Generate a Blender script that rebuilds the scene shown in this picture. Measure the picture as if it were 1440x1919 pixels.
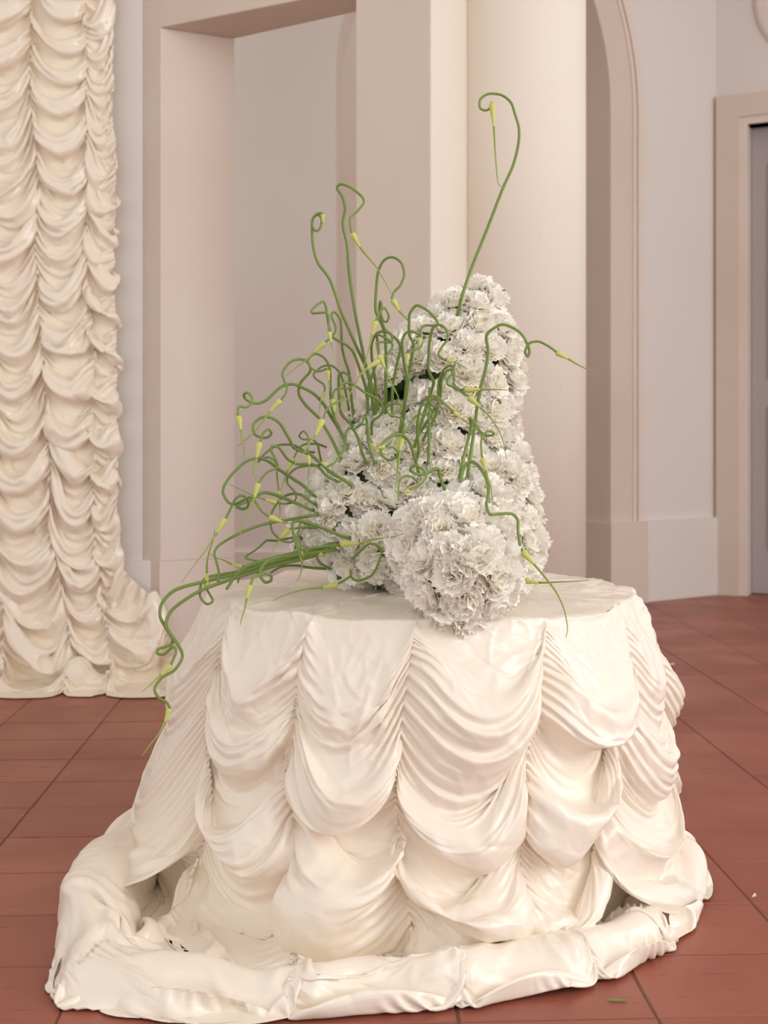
import bpy, bmesh, math, random
import numpy as np
from mathutils import Vector, Matrix

# ------------------------------------------------------------------ scene, camera, light
for o in list(bpy.data.objects):
    bpy.data.objects.remove(o)
SC = bpy.context.scene
COL = SC.collection
F, CX, HY, CAMH = 2250.0, 720.0, 830.0, 0.844      # focal length in px, principal column, horizon row, lens height

cam_d = bpy.data.cameras.new('camera')
cam = bpy.data.objects.new('camera', cam_d)
COL.objects.link(cam)
cam.location = (0, 0, CAMH)
cam.rotation_euler = (math.pi / 2, 0, 0)
cam_d.sensor_fit = 'HORIZONTAL'
cam_d.sensor_width = 24.0
cam_d.lens = F / 1440 * 24.0
cam_d.shift_y = -(959.5 - HY) / 1440
cam_d.clip_start = 0.05
cam_d.dof.use_dof = True
cam_d.dof.focus_distance = 2.15
cam_d.dof.aperture_fstop = 5.0
SC.camera = cam

world = bpy.data.worlds.new('world')
SC.world = world
world.use_nodes = True
bg = world.node_tree.nodes['Background']
bg.inputs[0].default_value = (1.0, 0.97, 0.93, 1)
bg.inputs[1].default_value = 1.02

def area(name, loc, target, sx, sy, power, color):
    l = bpy.data.lights.new(name, 'AREA')
    l.shape = 'RECTANGLE'; l.size = sx; l.size_y = sy
    l.energy = power; l.color = color
    o = bpy.data.objects.new(name, l)
    COL.objects.link(o)
    o.location = loc
    d = Vector(target) - Vector(loc)
    o.rotation_euler = d.to_track_quat('-Z', 'Y').to_euler()
    return o
area('window_daylight', (3.9, 0.0, 2.3), (0.1, 3.1, 0.9), 2.2, 3.0, 92, (1.0, 0.97, 0.94))
area('back_room_fill', (-2.4, 5.0, 1.9), (0.3, 5.5, 1.5), 0.9, 2.4, 15, (1.0, 0.96, 0.93))  # added fill lamp, brightens the far wall behind the doorway
SC.cycles.max_bounces = 16
SC.cycles.diffuse_bounces = 10
SC.cycles.transmission_bounces = 10

vs = SC.view_settings
vs.view_transform = 'Standard'
vs.look = 'None'
vs.exposure = 0.13
vs.gamma = 1.0
vs.use_curve_mapping = False

# ------------------------------------------------------------------ helpers
def srgb(r, g, b):
    f = lambda c: (c / 12.92 if c <= 0.04045 else ((c + 0.055) / 1.055) ** 2.4)
    return (f(r / 255), f(g / 255), f(b / 255), 1)

def at(x, y, d):                       # picture point at distance d -> world point
    return Vector(((x - CX) / F * d, d, CAMH - (y - HY) / F * d))

def tag(o, label=None, cat=None, group=None, kind=None):
    if label: o['label'] = label
    if cat: o['category'] = cat
    if group: o['group'] = group
    if kind: o['kind'] = kind
    return o

def link(name, me, parent=None):
    o = bpy.data.objects.new(name, me)
    COL.objects.link(o)
    if parent is not None: o.parent = parent
    return o

def mesh(name, v, f, m=None, smooth=True):
    me = bpy.data.meshes.new(name)
    me.from_pydata([tuple(p) for p in v], [], [tuple(q) for q in f])
    if m: me.materials.append(m)
    if smooth: me.polygons.foreach_set('use_smooth', [True] * len(me.polygons))
    me.update()
    return me

def grid_mesh(name, P, m, uv=None, wrap=False):
    """P: rows x cols x 3"""
    R, C = P.shape[:2]
    me = bpy.data.meshes.new(name)
    idx = np.arange(R * C).reshape(R, C)
    if wrap: idx = np.concatenate([idx, idx[:, :1]], 1)
    q = np.stack([idx[:-1, :-1], idx[1:, :-1], idx[1:, 1:], idx[:-1, 1:]], -1).reshape(-1, 4)
    n = len(q)
    me.vertices.add(R * C)
    me.vertices.foreach_set('co', P.reshape(-1).astype(np.float32))
    me.loops.add(n * 4)
    me.loops.foreach_set('vertex_index', q.reshape(-1).astype(np.int32))
    me.polygons.add(n)
    me.polygons.foreach_set('loop_start', np.arange(n, dtype=np.int32) * 4)
    me.polygons.foreach_set('loop_total', np.full(n, 4, np.int32))
    me.polygons.foreach_set('use_smooth', np.ones(n, bool))
    if uv is not None:
        l = me.uv_layers.new(name='UVMap')
        l.data.foreach_set('uv', uv.reshape(-1, 2)[q.reshape(-1)].reshape(-1).astype(np.float32))
    me.update(); me.validate()
    me.materials.append(m)
    return me

def prism(plan, z0, z1, bevel=0.0):
    """plan: list of (x,y) counter-clockwise from above; returns bmesh"""
    bm = bmesh.new()
    vs_ = [bm.verts.new((x, y, z0)) for x, y in plan]
    f = bm.faces.new(vs_)
    r = bmesh.ops.extrude_face_region(bm, geom=[f])
    for e in r['geom']:
        if isinstance(e, bmesh.types.BMVert): e.co.z = z1
    bmesh.ops.recalc_face_normals(bm, faces=bm.faces)
    if bevel:
        bmesh.ops.bevel(bm, geom=list(bm.edges), offset=bevel, segments=2, affect='EDGES', profile=0.6)
    return bm

def from_bm(name, bm, m, parent=None, smooth=False):
    me = bpy.data.meshes.new(name)
    bm.to_mesh(me); bm.free()
    me.materials.append(m)
    if smooth: me.polygons.foreach_set('use_smooth', [True] * len(me.polygons))
    return link(name, me, parent)

def struct(name, bm, m, parent=None, smooth=False, label=None):
    o = from_bm(name, bm, m, parent, smooth)
    if parent is None:
        o['kind'] = 'structure'
        if label: o['label'] = label
    return o

# value noise --------------------------------------------------------
_rs = np.random.RandomState(7)
_T = _rs.rand(512, 512)
def vnoise(x, y, seed=0):
    x = np.asarray(x, float) + seed * 17.31; y = np.asarray(y, float) + seed * 29.77
    xi = np.floor(x).astype(int); yi = np.floor(y).astype(int)
    fx = x - xi; fy = y - yi
    fx = fx * fx * fx * (fx * (fx * 6 - 15) + 10); fy = fy * fy * fy * (fy * (fy * 6 - 15) + 10)
    a = _T[xi & 511, yi & 511]; b = _T[(xi + 1) & 511, yi & 511]
    c = _T[xi & 511, (yi + 1) & 511]; d = _T[(xi + 1) & 511, (yi + 1) & 511]
    return (a * (1 - fx) + b * fx) * (1 - fy) + (c * (1 - fx) + d * fx) * fy
def ridge(x, y, seed=0):
    return 1 - np.abs(2 * vnoise(x, y, seed) - 1)

def crumple(x, y, seed=0):
    """creased-cloth relief: faceted ridges along the borders of random cells"""
    x = np.asarray(x, float) + seed * 11.7; y = np.asarray(y, float) + seed * 5.3
    wx = x + 0.7 * vnoise(x * 0.8, y * 0.8, seed + 80); wy = y + 0.7 * vnoise(x * 0.8, y * 0.8, seed + 81)
    xi = np.floor(wx).astype(int); yi = np.floor(wy).astype(int)
    f1 = np.full(wx.shape, 9.0); f2 = np.full(wx.shape, 9.0)
    for i in (-1, 0, 1):
        for j in (-1, 0, 1):
            cx = xi + i; cy = yi + j
            px = cx + _T[cx & 511, (cy + 37) & 511]; py = cy + _T[(cx + 91) & 511, cy & 511]
            d = np.hypot(px - wx, py - wy)
            n1 = np.minimum(f1, d); f2 = np.minimum(np.maximum(f1, d), f2); f1 = n1
    return np.clip(f2 - f1, 0, 0.6) / 0.6

# ------------------------------------------------------------------ materials
def newmat(name):
    m = bpy.data.materials.new(name); m.use_nodes = True
    nt = m.node_tree
    return m, nt, nt.nodes['Principled BSDF']

def N(nt, t, **kw):
    n = nt.nodes.new(t)
    for k, v in kw.items(): setattr(n, k, v)
    return n

def wallmat(name, base, tint, spots, rough=0.75, scale=1.3, amount=0.6, bump=0.12):
    m, nt, b = newmat(name)
    tc = N(nt, 'ShaderNodeTexCoord')
    n1 = N(nt, 'ShaderNodeTexNoise'); n1.inputs['Scale'].default_value = scale; n1.inputs['Detail'].default_value = 5
    nt.links.new(tc.outputs['Object'], n1.inputs['Vector'])
    r1 = N(nt, 'ShaderNodeMapRange'); r1.inputs[1].default_value = 0.42; r1.inputs[2].default_value = 0.7; r1.inputs[4].default_value = amount
    nt.links.new(n1.outputs['Fac'], r1.inputs[0])
    mx = N(nt, 'ShaderNodeMix', data_type='RGBA')
    mx.inputs[6].default_value = base; mx.inputs[7].default_value = tint
    nt.links.new(r1.outputs[0], mx.inputs[0])
    n2 = N(nt, 'ShaderNodeTexNoise'); n2.inputs['Scale'].default_value = 17; n2.inputs['Detail'].default_value = 3
    nt.links.new(tc.outputs['Object'], n2.inputs['Vector'])
    r2 = N(nt, 'ShaderNodeMapRange'); r2.inputs[1].default_value = 0.73; r2.inputs[2].default_value = 0.80; r2.inputs[4].default_value = 0.5
    nt.links.new(n2.outputs['Fac'], r2.inputs[0])
    m2 = N(nt, 'ShaderNodeMix', data_type='RGBA'); m2.inputs[7].default_value = spots
    nt.links.new(mx.outputs[2], m2.inputs[6]); nt.links.new(r2.outputs[0], m2.inputs[0])
    nt.links.new(m2.outputs[2], b.inputs['Base Color'])
    b.inputs['Roughness'].default_value = rough
    n3 = N(nt, 'ShaderNodeTexNoise'); n3.inputs['Scale'].default_value = 90; n3.inputs['Detail'].default_value = 4
    nt.links.new(tc.outputs['Object'], n3.inputs['Vector'])
    bp = N(nt, 'ShaderNodeBump'); bp.inputs['Strength'].default_value = bump; bp.inputs['Distance'].default_value = 0.004
    nt.links.new(n3.outputs['Fac'], bp.inputs['Height']); nt.links.new(bp.outputs[0], b.inputs['Normal'])
    return m

M = {}
M['plaster'] = wallmat('white_plaster', srgb(223, 217, 213), srgb(218, 210, 204), srgb(210, 201, 193), amount=0.5, bump=0.05)
M['stone'] = wallmat('pale_limestone', srgb(214, 201, 189), srgb(208, 192, 177), srgb(204, 176, 155), amount=0.8)
M['reveal'] = wallmat('pale_stone_lit_jamb', srgb(224, 213, 204), srgb(218, 204, 192), srgb(208, 182, 164), amount=0.8)  # pale stone; on the doorway jamb its lightness is painted light
M['column'] = wallmat('whitewash_lit_pier', srgb(232, 225, 215), srgb(227, 217, 204), srgb(214, 198, 182), amount=0.7)  # column's own white; also paints light onto one side of the pier
M['door'] = wallmat('grey_door_paint', srgb(176, 168, 171), srgb(170, 160, 162), srgb(160, 150, 150), rough=0.5, bump=0.03)
M['grout'] = wallmat('dark_mortar', srgb(108, 70, 58), srgb(124, 86, 72), srgb(150, 122, 108), scale=6)

def tile_mat():
    m, nt, b = newmat('worn_terracotta')
    tc = N(nt, 'ShaderNodeTexCoord'); oi = N(nt, 'ShaderNodeObjectInfo'); geo = N(nt, 'ShaderNodeNewGeometry')
    rp = N(nt, 'ShaderNodeValToRGB')
    rp.color_ramp.elements[0].color = srgb(150, 84, 67); rp.color_ramp.elements[1].color = srgb(168, 99, 79)
    e = rp.color_ramp.elements.new(0.5); e.color = srgb(157, 90, 73)
    nt.links.new(oi.outputs['Random'], rp.inputs[0])
    n1 = N(nt, 'ShaderNodeTexNoise'); n1.inputs['Scale'].default_value = 3.5; n1.inputs['Detail'].default_value = 6
    nt.links.new(geo.outputs['Position'], n1.inputs['Vector'])
    mx = N(nt, 'ShaderNodeMix', data_type='RGBA', blend_type='MIX'); mx.inputs[7].default_value = srgb(140, 79, 64)
    r1 = N(nt, 'ShaderNodeMapRange'); r1.inputs[1].default_value = 0.4; r1.inputs[2].default_value = 0.7; r1.inputs[4].default_value = 0.7
    nt.links.new(n1.outputs['Fac'], r1.inputs[0]); nt.links.new(r1.outputs[0], mx.inputs[0]); nt.links.new(rp.outputs[0], mx.inputs[6])
    # streaky dark pits, stretched sideways
    mp = N(nt, 'ShaderNodeMapping'); mp.inputs['Scale'].default_value = (14, 60, 14)
    nt.links.new(geo.outputs['Position'], mp.inputs['Vector'])
    n2 = N(nt, 'ShaderNodeTexNoise'); n2.inputs['Scale'].default_value = 1.0; n2.inputs['Detail'].default_value = 4
    nt.links.new(mp.outputs[0], n2.inputs['Vector'])
    r2 = N(nt, 'ShaderNodeMapRange'); r2.inputs[1].default_value = 0.63; r2.inputs[2].default_value = 0.74; r2.inputs[4].default_value = 0.6
    nt.links.new(n2.outputs['Fac'], r2.inputs[0])
    m2 = N(nt, 'ShaderNodeMix', data_type='RGBA'); m2.inputs[7].default_value = srgb(92, 48, 40)
    nt.links.new(mx.outputs[2], m2.inputs[6]); nt.links.new(r2.outputs[0], m2.inputs[0])
    # pale chips
    n3 = N(nt, 'ShaderNodeTexNoise'); n3.inputs['Scale'].default_value = 24; n3.inputs['Detail'].default_value = 5
    nt.links.new(geo.outputs['Position'], n3.inputs['Vector'])
    r3 = N(nt, 'ShaderNodeMapRange'); r3.inputs[1].default_value = 0.71; r3.inputs[2].default_value = 0.76; r3.inputs[4].default_value = 0.55
    nt.links.new(n3.outputs['Fac'], r3.inputs[0])
    m3 = N(nt, 'ShaderNodeMix', data_type='RGBA'); m3.inputs[7].default_value = srgb(190, 150, 132)
    nt.links.new(m2.outputs[2], m3.inputs[6]); nt.links.new(r3.outputs[0], m3.inputs[0])
    nt.links.new(m3.outputs[2], b.inputs['Base Color'])
    rr = N(nt, 'ShaderNodeMapRange'); rr.inputs[3].default_value = 0.30; rr.inputs[4].default_value = 0.55
    nt.links.new(n1.outputs['Fac'], rr.inputs[0]); nt.links.new(rr.outputs[0], b.inputs['Roughness'])
    bp = N(nt, 'ShaderNodeBump'); bp.inputs['Strength'].default_value = 0.25; bp.inputs['Distance'].default_value = 0.003; bp.invert = True
    nt.links.new(n2.outputs['Fac'], bp.inputs['Height']); nt.links.new(bp.outputs[0], b.inputs['Normal'])
    return m
M['tile'] = tile_mat()

def silk(name, base, warm, rough, slub=(7, 330), bump=0.22):
    m, nt, b = newmat(name)
    uv = N(nt, 'ShaderNodeUVMap')
    mp = N(nt, 'ShaderNodeMapping'); mp.inputs['Scale'].default_value = (slub[0], slub[1], 1)
    nt.links.new(uv.outputs[0], mp.inputs['Vector'])
    n = N(nt, 'ShaderNodeTexNoise'); n.inputs['Scale'].default_value = 1.0; n.inputs['Detail'].default_value = 3
    nt.links.new(mp.outputs[0], n.inputs['Vector'])
    mx = N(nt, 'ShaderNodeMix', data_type='RGBA'); mx.inputs[6].default_value = base; mx.inputs[7].default_value = warm
    nt.links.new(n.outputs['Fac'], mx.inputs[0]); nt.links.new(mx.outputs[2], b.inputs['Base Color'])
    b.inputs['Roughness'].default_value = rough
    b.inputs['Specular IOR Level'].default_value = 0.75
    b.inputs['Anisotropic'].default_value = 0.5
    b.inputs['Sheen Weight'].default_value = 0.10
    b.inputs['Sheen Roughness'].default_value = 0.4
    bp = N(nt, 'ShaderNodeBump'); bp.inputs['Strength'].default_value = bump; bp.inputs['Distance'].default_value = 0.001
    nt.links.new(n.outputs['Fac'], bp.inputs['Height']); nt.links.new(bp.outputs[0], b.inputs['Normal'])
    return m
M['silk'] = silk('ivory_dupion_silk', srgb(246, 238, 228), srgb(240, 229, 212), 0.31)
M['satin'] = silk('cream_satin', srgb(247, 239, 225), srgb(243, 231, 212), 0.28, bump=0.05)

def petal_mat(name, c_out, c_in):
    m, nt, b = newmat(name)
    tc = N(nt, 'ShaderNodeTexCoord')
    ln = N(nt, 'ShaderNodeVectorMath', operation='LENGTH'); nt.links.new(tc.outputs['Object'], ln.inputs[0])
    r = N(nt, 'ShaderNodeMapRange'); r.inputs[1].default_value = 0.010; r.inputs[2].default_value = 0.030
    nt.links.new(ln.outputs['Value'], r.inputs[0])
    mx = N(nt, 'ShaderNodeMix', data_type='RGBA'); mx.inputs[6].default_value = c_in; mx.inputs[7].default_value = c_out
    nt.links.new(r.outputs[0], mx.inputs[0]); nt.links.new(mx.outputs[2], b.inputs['Base Color'])
    b.inputs['Roughness'].default_value = 0.85
    b.inputs['Specular IOR Level'].default_value = 0.2
    tr = N(nt, 'ShaderNodeBsdfTranslucent'); nt.links.new(mx.outputs[2], tr.inputs['Color'])
    ms = N(nt, 'ShaderNodeMixShader'); ms.inputs[0].default_value = 0.12
    nt.links.new(b.outputs[0], ms.inputs[1]); nt.links.new(tr.outputs[0], ms.inputs[2])
    nt.links.new(ms.outputs[0], nt.nodes['Material Output'].inputs['Surface'])
    return m
M['petal'] = petal_mat('white_petal', (0.990, 0.972, 0.930, 1), (0.985, 0.945, 0.82, 1))

def plain(name, c, rough=0.5, c2=None, scale=20):
    m, nt, b = newmat(name)
    tc = N(nt, 'ShaderNodeTexCoord')
    n = N(nt, 'ShaderNodeTexNoise'); n.inputs['Scale'].default_value = scale
    nt.links.new(tc.outputs['Object'], n.inputs['Vector'])
    mx = N(nt, 'ShaderNodeMix', data_type='RGBA'); mx.inputs[6].default_value = c; mx.inputs[7].default_value = c2 or c
    nt.links.new(n.outputs['Fac'], mx.inputs[0]); nt.links.new(mx.outputs[2], b.inputs['Base Color'])
    b.inputs['Roughness'].default_value = rough
    return m
M['stem'] = plain('scape_green', srgb(84, 116, 62), 0.42, srgb(140, 162, 70), 9)
M['bud'] = plain('bud_yellow_green', srgb(186, 194, 98), 0.45, srgb(202, 208, 120), 30)
M['beak'] = plain('beak_green', srgb(120, 152, 66), 0.45, srgb(160, 172, 80), 14)
M['calyx'] = plain('calyx_green', srgb(92, 128, 62), 0.5, srgb(66, 98, 50), 40)
M['foam'] = plain('dark_foliage', srgb(88, 106, 60), 0.8, srgb(120, 132, 84), 25)

# ------------------------------------------------------------------ room
TOP = 4.3
def bx(plan, z0, z1, bev=0.0): return prism(plan, z0, z1, bev)

# unseen ceiling, added to darken the walls upward; open over the back room
struct('ceiling', bx([(-4.5, -1.2), (5.5, -1.2), (5.5, 9.0), (0.3, 9.0), (0.3, 4.3), (-4.5, 4.5)], TOP, TOP + 0.15), M['plaster'])

# drape wall (left)
struct('wall_left', bx([(-4.5, 4.235), (-0.851, 4.235), (-0.851, 4.5), (-4.5, 4.5)], 0, TOP), M['plaster'])
struct('baseboard_left', bx([(-4.5, 4.215), (-0.82, 4.215), (-0.82, 4.236), (-4.5, 4.236)], 0, 0.43, 0.003), M['plaster'])

# angled wall with the splayed doorway: left jamb, lintel, pier
LINT = CAMH + 778 / F * 4.2
door_wall = struct('wall_back', bx([(-0.851, 4.235), (-0.784, 4.2), (-0.54, 4.316), (-0.60, 4.48), (-0.851, 4.48)], 0, TOP, 0.004), M['stone'])
struct('jamb_lit_face', bx([(-0.782, 4.197), (-0.538, 4.313), (-0.541, 4.3165), (-0.785, 4.2015)], 0.432, LINT - 0.002), M['reveal'], door_wall)  # lighter sheet: light falling on the splay is put into its colour
struct('jamb_plinth', bx([(-0.785, 4.194), (-0.535, 4.311), (-0.54, 4.318), (-0.788, 4.203)], 0, 0.43, 0.002), M['reveal'], door_wall)
struct('lintel', bx([(-0.786, 4.2005), (-0.09, 3.84), (-0.05, 4.02), (-0.54, 4.3165)], LINT, TOP, 0.004), M['stone'], door_wall)
struct('pier', bx([(-0.09, 3.84), (0.144, 3.72), (0.298, 4.02), (0.10, 4.35), (-0.04, 4.06)], 0, TOP, 0.004), M['stone'], door_wall)
struct('pier_lit_face', bx([(0.1455, 3.7195), (0.2995, 4.0195), (0.296, 4.022), (0.142, 3.722)], 0, TOP), M['column'], door_wall)  # thin pale sheet painting the lit right side of the pier

# engaged round column
def cyl(cx, cy, r, z0, z1, n=72):
    return bx([(cx + r * math.cos(2 * math.pi * i / n), cy + r * math.sin(2 * math.pi * i / n)) for i in range(n)], z0, z1)
c_ = cyl(0.462, 4.10, 0.225, 0.0, TOP)
col_o = from_bm('round_column', c_, M['column'], None, True)
for p in col_o.data.polygons:
    if abs(p.normal.z) > 0.9: p.use_smooth = False
tag(col_o, kind='structure', label='whitewashed round column beside the square pier')

# arched walls
def arch_wall(P0, u, s0, s1, sc, r, spring, thick, H, proud=0.0, nseg=40):
    """wall face along P0+u*s with an arched opening centred at sc; thickness goes to the back"""
    nx, ny = -u[1], u[0]
    out = [(s0, 0), (sc - r, 0), (sc - r, spring)]
    out += [(sc - r * math.cos(math.pi * i / nseg), spring + r * math.sin(math.pi * i / nseg)) for i in range(1, nseg)]
    out += [(sc + r, spring), (sc + r, 0), (s1, 0), (s1, H), (s0, H)]
    return plate(out, P0, u, thick, proud)

def plate(out, P0, u, thick, proud=0.0):
    nx, ny = -u[1], u[0]
    bm = bmesh.new()
    vv = [bm.verts.new((P0[0] + u[0] * s - nx * proud, P0[1] + u[1] * s - ny * proud, z)) for s, z in out]
    f = bm.faces.new(vv)
    r_ = bmesh.ops.extrude_face_region(bm, geom=[f])
    t = thick + proud
    for e in r_['geom']:
        if isinstance(e, bmesh.types.BMVert): e.co += Vector((nx * t, ny * t, 0))
    bmesh.ops.triangulate(bm, faces=[q for q in bm.faces if len(q.verts) > 4])
    bmesh.ops.recalc_face_normals(bm, faces=bm.faces)
    return bm

def arch_band(P0, u, sc, r_in, r_out, spring, z0, thick, proud, nseg=48):
    out = [(sc + r_out, z0), (sc + r_out, spring)]
    out += [(sc + r_out * math.cos(math.pi * i / nseg), spring + r_out * math.sin(math.pi * i / nseg)) for i in range(1, nseg)]
    out += [(sc - r_out, spring), (sc - r_out, z0), (sc - r_in, z0), (sc - r_in, spring)]
    out += [(sc - r_in * math.cos(math.pi * i / nseg), spring + r_in * math.sin(math.pi * i / nseg)) for i in range(1, nseg)]
    out += [(sc + r_in, spring), (sc + r_in, z0)]
    return plate(out, P0, u, thick, proud)

# room seen through the doorway: wall with an arch edge
YB = 5.6
PB = ((632 - CX) / F * YB, YB); UB = (1.0, 0.0)
ra, spb = 0.95, CAMH + 700 / F * YB
out = [(-2.4, 0), (0, 0), (0, spb)] + [(ra - ra * math.cos(math.radians(3 * i)), spb + ra * math.sin(math.radians(3 * i))) for i in range(1, 24)]
out += [(out[-1][0], TOP), (-2.4, TOP)]
back2 = struct('wall_far', plate(out, PB, UB, 0.3), M['plaster'])
lin = [(0.0, 0), (0.0, spb)] + [(ra - ra * math.cos(math.radians(3 * i)), spb + ra * math.sin(math.radians(3 * i))) for i in range(1, 24)]
lin2 = [(0.012, 0), (0.012, spb)] + [(ra - (ra - .012) * math.cos(math.radians(3 * i)), spb + (ra - .012) * math.sin(math.radians(3 * i))) for i in range(1, 24)]
struct('arch_lining', plate(lin[::-1] + lin2, PB, UB, 0.295, 0.003), M['stone'], back2)
struct('baseboard_far', bx([(-2.6, YB - .02), (PB[0] - .012, YB - .02), (PB[0] - .012, YB + .002), (-2.6, YB + .002)], 0, CAMH - 203 / F * YB, 0.003), M['plaster'])
struct('wall_beyond', bx([(-2.0, 6.6), (0.9, 6.6), (0.9, 6.7), (-2.0, 6.7)], 0, TOP), M['reveal'])

# right-hand arch wall
PA = (1.358, 6.364); UA = (0.83, 0.5577)
AW, SPR = 0.235, CAMH + 615 / F * 6.35
wr = struct('wall_right', arch_wall(PA, UA, -3.6, 0.596, -1.5, 1.5, SPR, 0.16, TOP), M['plaster'])
struct('arch_moulding', arch_band(PA, UA, -1.5, 1.5 - AW, 1.5, SPR, 0.43, 0.16, 0.02), M['stone'], wr)
struct('arch_moulding_rim', arch_band(PA, UA, -1.5, 1.455, 1.5, SPR, 0.43, 0.0, 0.032), M['reveal'], wr)
struct('arch_moulding_bead', arch_band(PA, UA, -1.5, 1.425, 1.446, SPR, 0.43, 0.0, 0.027), M['reveal'], wr)
def along(P0, u, s, off): return (P0[0] + u[0] * s + u[1] * off, P0[1] + u[1] * s - u[0] * off)
def slab(P0, u, s0, s1, back, front, z0, z1, bev=0.003):
    return bx([along(P0, u, s0, front), along(P0, u, s1, front), along(P0, u, s1, -back), along(P0, u, s0, -back)], z0, z1, bev)
struct('arch_plinth', slab(PA, UA, -AW - 0.02, 0.015, 0.17, 0.045, 0, 0.43), M['stone'], wr)
struct('baseboard_right', slab(PA, UA, 0.017, 0.60, 0.01, 0.03, 0, 0.43), M['plaster'])
struct('wall_end', bx([(0.2, 8.3), (3.0, 8.3), (3.0, 8.45), (0.2, 8.45)], 0, TOP), M['plaster'])
struct('baseboard_end', bx([(0.2, 8.26), (3.0, 8.26), (3.0, 8.31), (0.2, 8.31)], 0, 0.43, 0.003), M['plaster'])

# door wall on the far right
PD = (1.853, 6.697); UD = (0.9023, -0.4311)
DZ = 2.60
out = [(0, 0), (0.172, 0), (0.172, DZ), (1.07, DZ), (1.07, 0), (1.6, 0), (1.6, TOP), (0, TOP)]
wd = struct('wall_door', plate(out, PD, UD, 0.2), M['plaster'])
fr = [(0.005, 0), (0.128, 0), (0.128, DZ + 0.04), (1.114, DZ + 0.04), (1.114, 0), (1.235, 0), (1.235, DZ + 0.165), (0.005, DZ + 0.165)]
struct('trim_1', plate(fr, PD, UD, 0.0, 0.035), M['stone'])
fr2 = [(0.128, 0), (0.173, 0), (0.173, DZ), (1.069, DZ), (1.069, 0), (1.114, 0), (1.114, DZ + 0.04), (0.128, DZ + 0.04)]
struct('trim_2', plate(fr2, PD, UD, 0.10, 0.018), M['reveal'])
dr = struct('door_1', slab(PD, UD, 0.174, 1.068, 0.16, -0.11, 0.004, DZ - 0.003), M['door'], label='grey painted door inside the stone door frame')
for z0, z1 in ((0.25, 1.05), (1.2, 2.4)):
    struct('door_panel', slab(PD, UD, 0.262, 0.98, 0.115, -0.098, z0, z1, 0.008), M['door'], dr)
# oval moulding above the door
bm = bmesh.new()
oc = (0.52, CAMH + 840 / F * 6.5)
rings = []
for i in range(64):
    a = 2 * math.pi * i / 64
    ring = []
    for rr, pr in ((0.315, 0.0), (0.31, 0.02), (0.285, 0.03), (0.265, 0.018), (0.245, 0.024), (0.235, 0.0)):
        s = oc[0] + rr * math.cos(a); z = oc[1] + rr * 1.12 * math.sin(a)
        x, y = along(PD, UD, s, pr)
        ring.append(bm.verts.new((x, y, z)))
    rings.append(ring)
for i in range(64):
    a, b = rings[i], rings[(i + 1) % 64]
    for k in range(5): bm.faces.new((a[k], b[k], b[k + 1], a[k + 1]))
bmesh.ops.recalc_face_normals(bm, faces=bm.faces)
o = struct('oval_moulding', bm, M['reveal'], wd, True)

# ------------------------------------------------------------------ floor: terracotta tiles
floor = struct('floor', bx([(-4.5, -1.2), (5.5, -1.2), (5.5, 10), (-4.5, 10)], -0.12, -0.0025), M['grout'])
TA = math.radians(2.5)
TU, TV = 0.2935, 0.2135
cu, su = math.cos(TA), math.sin(TA)
def t2w(u, v):                         # tile frame -> world; v grows with distance
    return (u * cu - v * su, u * su + v * cu)
U0 = -0.805 + 2.5 * su * 1.0 - 0.0
V0 = 2.57 * cu + 0.72 * su
U0 = -0.805 * cu + 2.5 * su
bm = bmesh.new()
bmesh.ops.create_cube(bm, size=1.0)
bmesh.ops.scale(bm, vec=(TU - 0.003, TV - 0.003, 0.012), verts=bm.verts)
bmesh.ops.translate(bm, vec=(0, 0, -0.006), verts=bm.verts)
bmesh.ops.bevel(bm, geom=[e for e in bm.edges if abs(e.verts[0].co.z) < 1e-6 and abs(e.verts[1].co.z) < 1e-6], offset=0.0022, segments=1, affect='EDGES')
tile_me = bpy.data.meshes.new('tile'); bm.to_mesh(tile_me); tile_me.materials.append(M['tile'])
random.seed(4)
rest_v, rest_f = [], []
tv = [v.co.copy() for v in tile_me.vertices]; tf = [tuple(p.vertices) for p in tile_me.polygons]
cands = []
for i in range(-12, 18):
    for j in range(-16, 32):
        u = U0 + (i + 0.5) * TU; v = V0 + (j + 0.5) * TV
        x, y = t2w(u, v)
        if not (-4.3 < x < 5.3 and -0.9 < y < 9.6): continue
        vis = False
        if y > 1.55:
            px = CX + F * x / y; py = HY + F * CAMH / y
            if -110 < px < 1550 and py < 2010:
                hidden = (330 < px < 1180 and py > 1110) or (y > 4.15 and x < 0.6) or y > 6.95
                vis = not hidden
        cands.append((vis, y, x, y))
nvis = sorted([c for c in cands if c[0]], key=lambda c: c[1])[:295]
vis_set = set((round(c[2], 4), round(c[3], 4)) for c in nvis)
for vis, _, x, y in cands:
    dz = -random.random() * 0.0012
    rot = TA + random.uniform(-0.003, 0.003)
    if (round(x, 4), round(y, 4)) in vis_set:
        o = link('tile', tile_me, floor)
        o.location = (x, y, dz); o.rotation_euler = (random.uniform(-.002, .002), random.uniform(-.002, .002), rot)
    else:
        mt = Matrix.Translation((x, y, dz)) @ Matrix.Rotation(rot, 4, 'Z')
        b0 = len(rest_v)
        rest_v += [mt @ p for p in tv]; rest_f += [tuple(b0 + k for k in q) for q in tf]
o = link('tiles', mesh('tiles', rest_v, rest_f, M['tile'], False), floor); o['kind'] = 'stuff'

# ------------------------------------------------------------------ ruched cloth machinery
def crease_lines(t, creases):
    out = []
    prev = None
    for zl, zr, zm, tp in creases:
        tw = np.power(np.clip(t, 1e-4, 1), math.log(0.5) / math.log(tp))
        lin = zl + (zr - zl) * t
        S = (zl + (zr - zl) * tp) - zm
        c = lin - S * (1 - np.abs(2 * tw - 1) ** 1.75)
        if prev is not None: c = np.minimum(c, prev - 0.014)
        out.append(c); prev = c
    return out

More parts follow.
